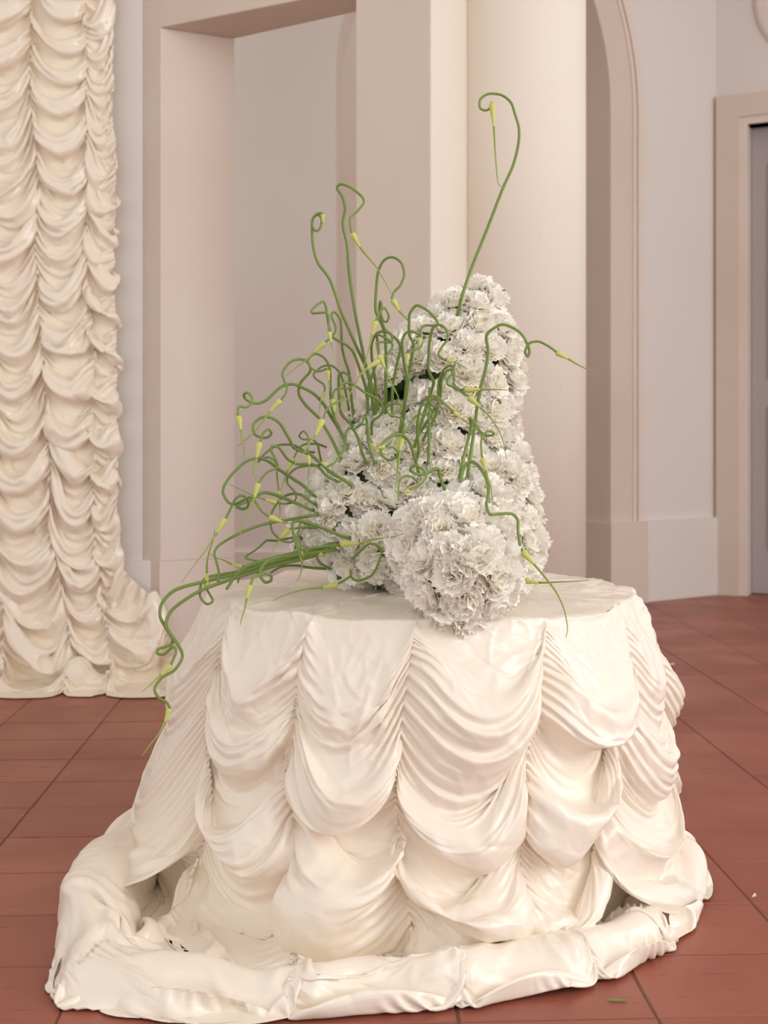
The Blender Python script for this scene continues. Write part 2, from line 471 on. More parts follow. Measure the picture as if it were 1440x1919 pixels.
def poufs(t, z, creases, seed, amp=1.0):
    """starting shape of the swags: outward bulge between crease lines"""
    lines = crease_lines(t, creases)
    edge = np.power(np.clip(4 * t * (1 - t), 0, 1), 0.7)
    disp = np.zeros_like(z)
    for k in range(len(lines) + 1):
        a = lines[k - 1] if k > 0 else lines[0] + 0.2
        b = lines[k] if k < len(lines) else lines[-1] - 0.2
        gap = a - b
        q = (a - z) / gap
        m = (q >= 0) & (q < 1)
        qc = np.clip(q, 0, 1)
        A = np.minimum(0.06, 0.36 * gap) * edge * amp
        disp = np.where(m, A * np.power(qc, 1.2) * (1 - np.power(qc, 6)), disp)
    return disp

def project(a, b, wa, wb, rest, k, only_stretch=False):
    d = b - a
    l = np.sqrt(np.einsum('ijk,ijk->ij', d, d))[..., None] + 1e-9
    c = (l - rest) / l * (k / np.maximum(wa + wb, 1e-6))
    if only_stretch: c = np.maximum(c, 0)
    d *= c
    a += d * wa
    b -= d * wb

def relax(P, pin, rv, rh, steps, collide, grav=1.5e-4, bend=0.12, damp=0.95, span=4, keep=0.78, mid=None):
    """cloth settling: P rows x cols x 3, pinned nodes stay; rv (R-1,C), rh (R,C-1) rest lengths"""
    P = P.astype(np.float32); w = (~pin).astype(np.float32)[..., None]
    rv = rv.astype(np.float32)[..., None]; rh = rh.astype(np.float32)[..., None]
    rd = np.sqrt((0.5 * (rv[:, :-1] + rv[:, 1:])) ** 2 + (0.5 * (rh[:-1] + rh[1:])) ** 2)
    rv2 = rv[:-1] + rv[1:]; rh2 = rh[:, :-1] + rh[:, 1:]
    cs = np.concatenate([np.zeros((1,) + rv.shape[1:], np.float32), np.cumsum(rv, 0)], 0)
    far = (cs[span:] - cs[:-span]) * keep
    mw = (mid if mid is not None else np.ones(P.shape[1])).astype(np.float32)[None, :, None]
    Q = P.copy()
    g = np.array([0, 0, -grav], np.float32)
    for it in range(steps):
        V = (P - Q) * damp
        l = np.sqrt(np.einsum('ijk,ijk->ij', V, V))[..., None]
        V *= np.minimum(1, 0.006 / np.maximum(l, 1e-9))
        Q = P.copy()
        P += (V + g) * w
        for o in (0, 1):
            a = P[o:-1:2]; b = P[o + 1::2]; n = len(b)
            project(a[:n], b, w[o:-1:2][:n], w[o + 1::2], rv[o::2][:n], 0.95)
            a = P[:, o:-1:2]; b = P[:, o + 1::2]; n = b.shape[1]
            project(a[:, :n], b, w[:, o:-1:2][:, :n], w[:, o + 1::2], rh[:, o::2][:, :n], 0.95)
        for o in (0, 1):
            n = len(P[o + 1::2])
            project(P[o:-1:2, :-1][:n], P[o + 1::2, 1:], w[o:-1:2, :-1][:n], w[o + 1::2, 1:], rd[o::2][:n], 0.35)
            project(P[o:-1:2, 1:][:n], P[o + 1::2, :-1], w[o:-1:2, 1:][:n], w[o + 1::2, :-1], rd[o::2][:n], 0.35)
        for o in (0, 1, 2, 3):
            m = len(P[o + 2::4])
            if m: project(P[o:-2:4][:m], P[o + 2::4], w[o:-2:4][:m], w[o + 2::4], rv2[o::4][:m], bend)
            m = P[:, o + 2::4].shape[1]
            if m: project(P[:, o:-2:4][:, :m], P[:, o + 2::4], w[:, o:-2:4][:, :m], w[:, o + 2::4], rh2[:, o::4][:, :m], bend)
        # broad folds only: stretches of cloth may not concertina
        d = P[span:] - P[:-span]
        l = np.sqrt(np.einsum('ijk,ijk->ij', d, d))[..., None] + 1e-9
        d *= np.minimum((l - far) / l, 0) * 0.16 * mw
        P[:-span] += d * w[:-span]; P[span:] -= d * w[span:]
        collide(P, w, it / steps)
    return P

def upsample(P, axis):
    """double the nodes along one axis with a four-point curve"""
    P = np.moveaxis(P, axis, 0)
    E = np.concatenate([2 * P[:1] - P[1:2], P, 2 * P[-1:] - P[-2:-1]], 0)
    mid = (9 * (E[1:-2] + E[2:-1]) - (E[:-3] + E[3:])) / 16
    out = np.empty((2 * len(P) - 1,) + P.shape[1:], P.dtype)
    out[0::2] = P; out[1::2] = mid
    return np.moveaxis(out, 0, axis)

slack_end = 9.0
def ratio_var(p, s):                        # some stretches are gathered harder than others
    return 0.86 + 0.34 * vnoise(s * 11, s * 0 + p * 3.3, 91)
def slack(p, s):                            # how loosely the cloth hangs between its seams
    return {2: 0.5, 7: 0.42}.get(p, 0.34) * np.clip(vnoise(s * 9, s * 0 + p * 5.1, 92) * 1.9 - 0.5, 0, 1) * np.where(s > slack_end, 0.35 if p in (2, 3, 6, 7) else 0.1, 1) * np.clip(s / 0.10 - 0.5, 0, 1)

def ruched_sheet(seam_pos, start, npan, n0, r0, levels, ratio, full, collide, pleat, bend=0.12, fold=0.06, keep=0.78, grav=1.5e-4, hem=True):
    """settle a sheet gathered along its seams.
    seam_pos(k, s): gathered seam curve (s 0..1 array) -> points; start(p, t, s): first guess inside panel p
    levels: list of step counts, doubling the nodes each time; ratio: cloth length / seam length; full: extra width"""
    P = None
    for lv, steps in enumerate(levels):
        n = n0 * 2 ** lv; R = (r0 - 1) * 2 ** lv + 1; C = npan * n + 1
        s = np.linspace(0, 1, R)
        seams = [seam_pos(k, s) for k in range(npan + 1)]
        if P is None:
            P = np.zeros((R, C, 3))
            for p in range(npan):
                t = np.arange(n + 1) / n
                P[:, p * n:(p + 1) * n + 1] = start(p, t[None, :] * np.ones((R, 1)), s[:, None] * np.ones((1, n + 1)))
        else:
            P = upsample(upsample(P, 0), 1)
        pin = np.zeros((R, C), bool)
        pin[0] = True
        if hem: pin[-1] = True
        rv = np.zeros((R - 1, C)); rh = np.zeros((R, C - 1))
        for k in range(npan + 1):
            c = k * n
            P[:, c] = seams[k] + (pleat(k, s) if lv == len(levels) - 1 else 0)
            pin[:, c] = True
        sm = 0.5 * (s[1:] + s[:-1])
        sl = [np.linalg.norm(np.diff(q, axis=0), axis=1) * (ratio(sm) if callable(ratio) else ratio) for q in seams]
        for p in range(npan):
            t = np.arange(n) / n
            vr = ratio_var(p, 0.5 * (s[1:] + s[:-1]))
            for q in range(n): rv[:, p * n + q] = (sl[p] * (1 - t[q]) + sl[p + 1] * t[q]) * (1 + (vr - 1) * min(1.0, 6 * t[q] * (1 - t[q])))
            a = start(p, np.tile(np.arange(n + 1) / n, (R, 1)), s[:, None] * np.ones((1, n + 1)), True)
            rh[:, p * n:(p + 1) * n] = np.linalg.norm(np.diff(a, axis=1), axis=2) * ((full(s) if callable(full) else full) + slack(p, s))[:, None]
        rv[:, -1] = sl[-1]
        rng = np.random.RandomState(lv + 3)
        P = P + rng.normal(0, 0.0012 / (lv + 1), P.shape) * (~pin)[..., None]
        tt = np.concatenate([np.tile(np.arange(n) / n, npan), [0]])
        sp = max(2, int(round(fold / float(np.median(rv)))))
        P = relax(P, pin, rv, rh, steps, collide, bend=bend, span=sp, keep=keep, grav=grav, mid=np.clip(5 * tt * (1 - tt) - 0.15, 0, 1))
    return P

def crisp(G, u, v, amt, seed):
    """sharp little creases of crisp cloth, pushed along the surface normal"""
    gu = np.gradient(G, axis=1); gv = np.gradient(G, axis=0)
    n = np.cross(gu, gv); n /= np.linalg.norm(n, axis=2, keepdims=True) + 1e-9
    m = np.clip(vnoise(u * 9, v * 9, seed) * 2.2 - 0.5, 0.1, 1.2)
    h = (crumple(u * 13 + v * 5, v * 9 - u * 4, seed + 1) - 0.5) * 1.0 * m
    h += (crumple(u * 22 - v * 14, v * 24 + u * 9, seed + 2) - 0.5) * 0.42 * np.clip(vnoise(u * 14, v * 14, seed + 3) * 2.4 - 0.6, 0, 1.2)
    h += (ridge(u * 7 + v * 9, v * 26 - u * 22, seed + 4) ** 3 - 0.2) * 0.45 * m
    return G + n * (h * amt)[..., None]

# ------------------------------------------------------------------ tablecloth over the round pedestal
TCX, TCY, TR, TH = 0.076, 2.45, 0.445, 0.548
def rho_skirt(z):
    s = np.clip((TH - z) / TH, 0, 1)
    return TR + 0.072 * np.power(s, 0.75)
def cen_x(z):
    s = np.clip((TH - z) / TH, 0, 1)
    return TCX - 0.036 * s

def seam_angle(px, py):
    """picture point -> (z, angle) on the skirt"""
    r = 0.48; z = 0.3
    for _ in range(12):
        cx_ = float(cen_x(z)); r = float(rho_skirt(z)) + 0.012
        dx, dz = (px - CX) / F, -(py - HY) / F
        a = dx * dx + 1; b = -2 * (dx * cx_ + TCY); c = cx_ ** 2 + TCY ** 2 - r * r
        disc = max(b * b - 4 * a * c, 0)
        d = (-b - math.sqrt(disc)) / (2 * a)
        z = CAMH + dz * d
    x = dx * d - cx_; y = TCY - d
    return z, math.atan2(x, y)

seams_px = [
    [(392, 1250), (372, 1380), (380, 1470), (378, 1550), (345, 1640), (322, 1750)],
    [(572, 1165), (550, 1250), (543, 1340), (540, 1450), (542, 1560), (550, 1680), (556, 1790)],
    [(778, 1170), (766, 1260), (752, 1360), (741, 1460), (744, 1560), (758, 1670), (785, 1790)],
    [(1040, 1155), (1028, 1240), (1012, 1330), (996, 1420), (985, 1510), (985, 1600), (978, 1740)],
    [(1192, 1180), (1170, 1300), (1152, 1400), (1137, 1500), (1128, 1600), (1122, 1700)],
]
seam_fn = []
for s in seams_px:
    pts = sorted(seam_angle(*p) for p in s)
    zs = np.array([p[0] for p in pts]); an = np.array([p[1] for p in pts])
    seam_fn.append((lambda zs, an: (lambda z: np.interp(z, zs, an)))(zs, an))
def const_seam(deg): return lambda z: np.full_like(np.asarray(z, float), math.radians(deg))
R_ = math.radians
seam_all = [const_seam(-178), const_seam(-140), const_seam(-100)] + seam_fn + [const_seam(76), const_seam(104), const_seam(140), const_seam(182)]
def zy(y, d=1.93): return CAMH - (y - HY) / F * d

def auto_creases(seed, n=6, ztop=0.47, zbot=0.05, sag=0.05):
    r = random.Random(seed); out = []
    for k in range(n):
        z = ztop + (zbot - ztop) * (k + r.uniform(-0.2, 0.2)) / (n - 1)
        zl = z + r.uniform(-.02, .03); zr = z + r.uniform(-.02, .03)
        out.append((zl, zr, z - sag * r.uniform(0.6, 1.3), r.uniform(0.35, 0.65)))
    return out

panel_creases = {
    0: auto_creases(1), 1: auto_creases(2),
    2: [(zy(1330, 2.3), zy(1300, 2.2), zy(1345, 2.25), .5), (zy(1455, 2.3), zy(1420, 2.2), zy(1455, 2.25), .5),
        (zy(1540, 2.3), zy(1475, 2.2), zy(1560, 2.25), .45), (zy(1640, 2.3), zy(1580, 2.2), zy(1660, 2.25), .5)],
    3: [(zy(1385, 2.1), zy(1300), zy(1405), .45), (zy(1425, 2.1), zy(1425), zy(1565), .66),
        (zy(1530, 2.1), zy(1560), zy(1735), .55), (zy(1660, 2.05), zy(1690), zy(1800), .5)],
    4: [(zy(1335), zy(1300), zy(1475), .46), (zy(1425), zy(1390), zy(1560), .42), (zy(1500), zy(1560), zy(1690), .47),
        (zy(1640), zy(1680), zy(1790), .62)],
    5: [(zy(1300), zy(1250), zy(1385), .44), (zy(1400), zy(1375), zy(1487), .33), (zy(1650), zy(1600), zy(1770), .6)],
    6: [(zy(1215), zy(1325, 2.0), zy(1375), .66), (zy(1340), zy(1395, 2.0), zy(1430), .62), (zy(1530), zy(1560, 2.0), zy(1665), .45),
        (zy(1610), zy(1650, 2.0), zy(1778), .5)],
    7: [(zy(1240, 2.05), zy(1230, 2.3), zy(1295, 2.2), .55), (zy(1330, 2.05), zy(1320, 2.3), zy(1400, 2.2), .55),
        (zy(1470, 2.05), zy(1420, 2.3), zy(1500, 2.2), .45), (zy(1560, 2.05), zy(1520, 2.3), zy(1600, 2.2), .5), (zy(1650, 2.05), zy(1600, 2.3), zy(1680, 2.2), .5)],
    8: auto_creases(3), 9: auto_creases(5), 10: auto_creases(6),
}

# outer edge of the cloth on the floor, angle (deg from the camera side) -> radius
pool_a = [-180, -130, -100, -85, -75, -66, -61.5, -58, -52, -49, -44, -40.5, -38.5, -36.5, -35, -30.7, -22.4, -16, -12, -7.6, 0, 5, 8, 14, 19.7, 24, 26.4, 28.5, 36.6, 41, 44.6, 50, 55, 59.7, 66, 79, 100, 140, 180]
pool_r = [.60, .60, .60, .60, .60, .62, .635, .66, .70, .735, .80, .835, .835, .80, .775, .775, .745, .715, .725, .695, .675, .66, .672, .66, .648, .652, .645, .64, .65, .64, .632, .585, .612, .607, .57, .56, .58, .60, .60]

pinch_deg = [-178, -140, -80, -40, -15.6, 6.5, 27, 45, 64, 100, 140, 182]
def pool_radius(ang):
    return np.interp(np.degrees(ang), pool_a, pool_r)

def profile_point(ang, w):
    """w 0..1 down the skirt, 1..2 over the floor roll; gathered seam line at angle ang"""
    z = np.interp(w, [0, 0.02, 1.0], [TH, TH - 0.008, 0.045])
    rs = rho_skirt(z) - 0.006
    rs = np.where(w < 0.05, rs - 0.016 * (1 - w / 0.05) ** 2, rs)
    f = np.clip(w - 1, 0, 1)
    ro = np.maximum(pool_radius(ang), 0.58)
    r_in = float(rho_skirt(0.045)) - 0.006
    r2 = np.where(f < 0.3, r_in + (ro - 0.125 - r_in) * (f / 0.3) , 0)
    z2 = np.where(f < 0.3, 0.045 + (0.022 - 0.045) * np.sin(f / 0.3 * math.pi / 2), 0)
    th = np.clip((f - 0.3) / 0.7, 0, 1) * math.radians(190)
    r3 = ro - 0.0625 - 0.0625 * np.cos(th)
    z3 = np.where(th < math.pi, 0.006 + 0.016 * (th < math.pi / 2) + 0.046 * np.sin(np.clip(th, 0, math.pi)), 0.004)
    z3 = np.maximum(0.004, 0.022 * (1 - th / math.radians(190)) + 0.042 * np.sin(th))
    rr = np.where(w <= 1, rs, np.where(f < 0.3, r2, r3))
    zz = np.where(w <= 1, z, np.where(f < 0.3, z2, z3))
    nz_ = np.clip(1 - w / 0.12, 0, 1)
    rr = rr + nz_ * 0.022 * (vnoise(ang * 3.1, ang * 0, 33) - 0.5)
    zz = zz + nz_ * 0.014 * (vnoise(ang * 4.3, ang * 0, 34) - 0.6)
    return rr, zz

SK = 0.70                                   # share of the cloth length that hangs as skirt
def s2w(s): return np.where(s < SK, s / SK, 1 + (s - SK) / (1 - SK))

def seam_ang(k, w):
    z = np.interp(w, [0, 0.02, 1.0], [TH, TH - 0.008, 0.045])
    f = np.clip(w - 1, 0, 1)
    a0 = seam_all[k](z)
    return a0 + (math.radians(pinch_deg[k]) - a0) * np.clip(f * 1.6, 0, 1)

def uneven(k, s, a):
    return s + a * (vnoise(s * 5.5, s * 0 + k * 2.7, 95) - 0.5) * np.clip(s / 0.1, 0, 1) * np.clip((1 - s) / 0.1, 0, 1)

def seam_pos(k, s):
    w = s2w(uneven(k, s, 0.12)); a = seam_ang(k, w)
    r, z = profile_point(a, w)
    return np.stack([cen_x(z) + r * np.sin(a), TCY - r * np.cos(a), z], -1)

def start_pos(p, t, s, flat=False):
    w = s2w(uneven(p, s, 0.12) * (1 - t) + uneven(p + 1, s, 0.12) * t)
    a = seam_ang(p, w) * (1 - t) + seam_ang(p + 1, w) * t
    r, z = profile_point(a, w)
    if not flat:
        b = np.clip(w / 0.08, 0, 1) * np.clip((1.05 - w) / 0.1, 0, 1)
        r = r + (poufs(t, z, sorted(panel_creases[p], key=lambda c: -c[0]), p) + 0.012 * 4 * t * (1 - t)) * b
        roll = np.clip((w - 1.2) / 0.3, 0, 1) * 4 * t * (1 - t)
        z = z + roll * 0.035
        z = z - 0.03 * 4 * t * (1 - t) * b * np.clip(w * 2, 0, 1)
    return np.stack([cen_x(z) + r * np.sin(a), TCY - r * np.cos(a), z], -1)

def table_collide(P, w, prog=1.0):
    R = P.shape[0]
    sr = np.linspace(0, 1, R)[:, None]
    z = P[..., 2]
    dx = P[..., 0] - cen_x(z); dy = P[..., 1] - TCY
    r = np.hypot(dx, dy) + 1e-6
    lim = np.where(z < TH, rho_skirt(z) - 0.018, 0)
    push = np.maximum(lim - r, 0) * w[..., 0]
    P[..., 0] += dx / r * push; P[..., 1] += dy / r * push
    # stiff taffeta keeps its poufs pushed out
    puff = (0.75e-4 + 0.2e-4 * np.exp(-((np.arctan2(dx, -dy) + 1.35) / 0.5) ** 2)) * np.clip(sr / 0.05, 0, 1) * (sr < SK - 0.04) * w[..., 0]
    P[..., 0] += dx / r * puff; P[..., 1] += dy / r * puff
    # stuffing of the floor roll
    ang = np.arctan2(dx, -dy)
    m = z < 0.10
    rc = np.interp(np.degrees(ang), pool_a, pool_r) - 0.062 + 0.012 * np.sin(ang * 17.0 + 0.6)
    ex = r - rc; ez = z - 0.022
    rad = 0.036 + 0.010 * np.sin(ang * 13.0) * np.sin(ang * 7.3 + 1.0)
    l = np.sqrt(ex * ex + ez * ez) + 1e-6
    pr = np.where(m & (l < rad), (rad - l) / l, 0) * w[..., 0]
    P[..., 0] += dx / r * ex * pr; P[..., 1] += dy / r * ex * pr; P[..., 2] += ez * pr
    fl = 0.002 + 0.010 * np.clip((1 - sr) / (1 - SK), 0, 1)
    P[..., 2] = np.where(w[..., 0] > 0, np.maximum(P[..., 2], fl), P[..., 2])

def seam_pleat(k, s, lam=0.0135, A=0.0042):
    rng = np.random.RandomState(40 + k)
    L = 0.78
    ph = 2 * math.pi * (s * L / lam + 2.2 * vnoise(s * 9, s * 0 + k, 61))
    a = A * (0.5 + vnoise(s * 30, s * 0 + k * 3, 62)) * np.sin(ph) * np.clip((s - 0.035) / 0.12, 0, 1)
    w = s2w(s); an = seam_ang(k, w)
    up = np.clip((w - 1.15) / 0.2, 0, 1)
    j = 0.003 * (vnoise(s * 60, s * 0 + k, 63) - 0.5)
    z_off = a * up
    return np.stack([np.sin(an) * a * (1 - up) + np.cos(an) * j, -np.cos(an) * a * (1 - up) + np.sin(an) * j, np.maximum(z_off, -0.002)], -1)

def build_tablecloth():
    global slack_end
    slack_end = SK
    npan = len(seam_all) - 1
    Sg = ruched_sheet(seam_pos, start_pos, npan, 10, 78, (300, 220, 150), lambda s: np.where(s < SK, 1.16 + 0.36 * np.clip((s - 0.03) / 0.16, 0, 1), 1.36), lambda s: np.where(s < SK, 1.02 + 0.09 * np.clip(s / 0.15, 0, 1), 1.03), table_collide, seam_pleat, fold=0.10, keep=0.80)
    slack_end = 9.0
    Sg = upsample(upsample(Sg, 0), 1).astype(float)
    Sg[..., 2] = np.maximum(Sg[..., 2], 0.0015 + 0.004 * (1 - np.linspace(0, 1, Sg.shape[0])[:, None]))
    R, C = Sg.shape[:2]
    ring = Sg[0]
    dx = ring[:, 0] - TCX; dy = ring[:, 1] - TCY
    nT = 60
    tt = (np.linspace(0.0, 1, nT, endpoint=False) ** 0.8)[:, None]
    xx = tt * dx[None, :]; yy = tt * dy[None, :]
    rt = np.hypot(xx, yy)
    fan = np.clip((rt - 0.15) / 0.2, 0, 1)
    ang = np.arctan2(dx, -dy)[None, :] * np.ones_like(rt)
    zt = TH + (vnoise(xx * 6 + 3, yy * 7, 21) - 0.5) * 0.010 * np.clip(rt / 0.15, 0, 1) * (1 - tt ** 6)
    zt += (ridge(ang * 5, rt * 4, 22) ** 2 - 0.35) * 0.010 * fan * (1 - tt ** 6)
    zt += (ridge(xx * 4 + yy * 7, (xx - yy) * 2.2, 23) ** 2 - 0.35) * 0.007 * fan * (1 - tt ** 6)
    zt += (ring[:, 2][None, :] - TH) * tt ** 4
    G = np.concatenate([np.stack([TCX + xx, TCY + yy, zt], -1), Sg], 0)
    uu = np.ones((len(G), 1)) * (np.linspace(0, 3.1, C))[None, :]
    seg = np.linalg.norm(np.diff(G, axis=0), axis=2).mean(1)
    vv = np.concatenate([[0], np.cumsum(seg)])[:, None] * np.ones((1, C))
    keep_ = np.clip((G[..., 2] - 0.012) / 0.03, 0, 1) * np.clip(vv / 0.25, 0, 1)
    G = crisp(G, uu, vv, 0.0050 * keep_, 120)
    return grid_mesh('tablecloth', G, M['silk'], np.stack([uu, vv], -1))

cloth = link('tablecloth', build_tablecloth())
tag(cloth, 'ivory ruched silk cloth covering the round table and pooling on the floor', 'tablecloth')

# ------------------------------------------------------------------ hanging ruched drape
DW = 4.20                                    # wall side of the drape
def d_seam(k, s):
    s = uneven(k, s * 1.0, 0.05)
    top = 2.75
    rows = np.array([
        [-2.02, -2.02, -2.02, -2.02, -2.02, -2.02],
        [-1.74, -1.70, -1.66, -1.63, -1.62, -1.62],
        [-1.47, -1.44, -1.40, -1.36, -1.33, -1.33],
        [-1.235, -1.225, -1.20, -1.16, -1.11, -1.08],
        [-1.035, -1.03, -1.02, -1.005, -0.97, -0.93],
        [-0.945, -0.945, -0.94, -0.935, -0.90, -0.84]])[k]
    fl = 0.10                                # share lying on the floor
    q = np.clip(s / (1 - fl), 0, 1)
    z = top * (1 - q) + 0.05 * q
    x = np.interp(1 - q, [0, .08, .2, .45, .75, 1], rows[::-1]) + 0.02 * (vnoise(z * 3.1, z * 0 + k, 66) - 0.5)
    f = np.clip((s - (1 - fl)) / fl, 0, 1)
    low = np.clip((0.45 - z) / 0.45, 0, 1)
    y = DW - 0.012 - 0.06 * low ** 2 - f * 0.10
    z = np.where(f > 0, np.maximum(0.05 + 0.035 * np.sin(f * math.pi) - 0.045 * f, 0.005), z)
    if k == 5:                               # the loose end heaped against the wall
        x = x + 0.13 * np.clip((0.40 - z) / 0.12, 0, 1)
    return np.stack([x, y, z], -1)

def d_start(p, t, s, flat=False):
    a = d_seam(p, s[:, 0])[:, None, :]; b = d_seam(p + 1, s[:, 0])[:, None, :]
    q = a * (1 - t[..., None]) + b * t[..., None]
    if not flat:
        rnd = random.Random(70 + p)
        cr = []; zc = 2.75
        tilt = (0.0, 0.05, 0.07, 0.0, -0.05)[p]
        while zc > 0.06:
            zc -= rnd.uniform(0.05, 0.17)
            tl = tilt + rnd.uniform(-.05, .05)
            cr.append((zc - tl, zc + tl, zc - rnd.uniform(0.015, 0.08), rnd.uniform(.3, .7)))
        cr.sort(key=lambda c: -(c[0] + c[1]))
        q[..., 1] -= poufs(t, q[..., 2], cr, p, 0.8) + 0.02 * 4 * t * (1 - t)
        q[..., 2] = np.maximum(q[..., 2] - 0.02 * 4 * t * (1 - t), 0.004)
    return q

def d_collide(P, w, prog=1.0):
    f = w[..., 0] > 0
    P[..., 1] = np.where(f & (P[..., 1] > DW), DW, P[..., 1])
    P[..., 2] = np.where(f & (P[..., 2] < 0.004), 0.004, P[..., 2])
    # heap: something of the bundle stays puffed at the loose end
    for cx, cy, cz, rx, ry, rz in ((-0.80, 4.18, 0.20, .04, .05, .13), (-0.77, 4.12, 0.06, .03, .06, .06), (-0.90, 4.12, 0.07, .05, .06, .07), (-1.05, 4.12, 0.05, .05, .06, .06), (-1.25, 4.12, 0.05, .06, .06, .06)):
        ex = (P[..., 0] - cx) / rx; ey = (P[..., 1] - cy) / ry; ez = (P[..., 2] - cz) / rz
        l = np.sqrt(ex * ex + ey * ey + ez * ez) + 1e-6
        k = np.where(f & (l < 1), 1 / l - 1, 0)
        P[..., 0] += ex * rx * k; P[..., 1] += ey * ry * k; P[..., 2] += ez * rz * k
    P[..., 1] = np.where(f & (P[..., 1] > DW), DW, P[..., 1])

def d_pleat(k, s):
    a = 0.007 * (0.4 + 1.2 * vnoise(s * 60, s * 0 + k, 67)) * np.sin(2 * math.pi * (s * 2.8 / 0.028 + 3 * vnoise(s * 25, s * 0 + k, 68)))
    j = 0.010 * (vnoise(s * 70, s * 0 + k, 69) - 0.5)
    return np.stack([j, np.minimum(a, 0.006) - 0.004, a * 0], -1)

def build_drape():
    G = ruched_sheet(d_seam, d_start, 5, 8, 150, (200, 140, 80), 1.6, 1.10, d_collide, d_pleat, bend=0.10, fold=0.085, keep=0.74, hem=False)
    G = upsample(G, 1).astype(float)
    G[..., 1] = np.minimum(G[..., 1], 4.212)
    G[..., 2] = np.maximum(G[..., 2], 0.002)
    G = crisp(G, G[..., 0].copy(), np.linspace(0, 4.4, len(G))[:, None] * np.ones((1, G.shape[1])), 0.007 * np.clip((4.205 - G[..., 1]) / 0.01, 0, 1) * np.clip(G[..., 2] / 0.03, 0, 1), 140)
    G[..., 1] = np.minimum(G[..., 1], 4.212)
    uv = np.stack([G[:, :, 0], np.linspace(0, 4.6, len(G))[:, None] * np.ones((1, G.shape[1]))], -1)
    return grid_mesh('drape', G, M['satin'], uv)
dp = link('drape', build_drape())
tag(dp, 'cream satin ruched drape hanging on the wall and crumpled on the floor', 'drape')

# ------------------------------------------------------------------ the carnation mound
def S_(px, py, rp, d, fy=1.0):
    p = at(px, py, d); r = rp / F * d
    return (p, Vector((r, r * fy, r)))
tower = [S_(902, 562, 34, 2.50), S_(868, 625, 80, 2.50), S_(880, 665, 92, 2.5), S_(800, 660, 60, 2.46), S_(852, 705, 122, 2.5), S_(840, 790, 128, 2.49), S_(822, 870, 148, 2.48, .95), S_(830, 950, 172, 2.47, .9),
         S_(840, 1015, 172, 2.47, .9), S_(720, 840, 70, 2.42), S_(778, 640, 36, 2.46), S_(745, 715, 52, 2.45), S_(710, 790, 46, 2.43), S_(965, 1010, 48, 2.42), S_(905, 900, 90, 2.42)]
lobe = [S_(850, 1035, 104, 2.10, 1.0), S_(868, 1074, 96, 2.05), S_(820, 1020, 84, 2.12), S_(895, 965, 60, 2.16)]
left = [S_(655, 960, 86, 2.40, 1.0), S_(700, 905, 88, 2.42), S_(612, 985, 62, 2.46), S_(672, 1030, 62, 2.38), S_(720, 1000, 80, 2.36)]
blobs = tower + lobe + left

def sdf(p):
    m = 9.0
    for c, r in blobs:
        q = p - c
        l = math.sqrt((q.x / r.x) ** 2 + (q.y / r.y) ** 2 + (q.z / r.z) ** 2)
        m = min(m, (l - 1) * min(r))
    return m

def mound_hit(px, py):
    for k in range(90):
        d = 1.85 + k * 0.01
        if sdf(at(px, py, d)) < 0: return d
    return None

def carnation_mesh(seed):
    r = random.Random(seed)
    V, Fc = [], []
    rings = [(7, 92, .037), (7, 78, .0375), (7, 64, .037), (6, 50, .0355), (5, 35, .033), (4, 18, .031)]
    nu, nv = 13, 5
    for n, tilt, ln in rings:
        off = r.uniform(0, 6.28)
        for i in range(n):
            az = off + 2 * math.pi * (i + r.uniform(-.22, .22)) / n
            tl = math.radians(tilt + r.uniform(-9, 9))
            L = ln * r.uniform(.86, 1.1)
            half = math.radians(r.uniform(36, 50))
            ph1, ph2 = r.uniform(0, 6.28), r.uniform(0, 6.28)
            kf = r.choice((2, 3, 3, 4))
            curl = r.uniform(.15, .55)
            b0 = len(V)
            for a in range(nv):
                v = a / (nv - 1)
                for b in range(nu):
                    u = 2 * b / (nu - 1) - 1
                    ang = u * half * (0.35 + 0.65 * v)
                    rad = L * (0.12 + 0.88 * v) * (1 - 0.16 * abs(u) ** 2 * v)
                    if a == nv - 1: rad *= 1 + (0.05 if b % 2 else -0.05) + r.uniform(-.03, .03)
                    # petal plane: x along, y across, z normal
                    x = rad * math.cos(ang); y = rad * math.sin(ang)
                    zr = (math.sin(u * kf * 1.5 + ph1) * 0.0036 + math.sin(u * 7.5 + ph2) * 0.0014) * v ** 1.4
                    zr -= curl * L * v ** 2.5 * 0.62          # outward curl of the tip
                    # tilt away from the axis
                    ct, st = math.cos(tl), math.sin(tl)
                    X = x * st + zr * ct; Z = x * ct - zr * st
                    zr2 = 0
                    ca, sa = math.cos(az), math.sin(az)
                    V.append((X * ca - y * sa, X * sa + y * ca, Z))
            for a in range(nv - 1):
                for b in range(nu - 1):
                    q = b0 + a * nu + b
                    Fc.append((q, q + 1, q + nu + 1, q + nu))
    me = mesh('petals', V, Fc, M['petal'])
    return me

def calyx_mesh():
    V, Fc = [], []
    prof = [(0.0035, -0.036), (0.0065, -0.030), (0.0078, -0.018), (0.0085, -0.004), (0.0105, 0.004)]
    n = 15
    for k, (rr, z) in enumerate(prof):
        for i in range(n):
            a = 2 * math.pi * i / n
            zz = z + (0.005 if (k == 4 and i % 3 == 0) else 0)
            V.append((rr * math.cos(a), rr * math.sin(a), zz))
    for k in range(len(prof) - 1):
        for i in range(n):
            Fc.append((k * n + i, k * n + (i + 1) % n, (k + 1) * n + (i + 1) % n, (k + 1) * n + i))
    Fc.append(tuple(range(n))[::-1])
    return mesh('calyx', V, Fc, M['calyx'])

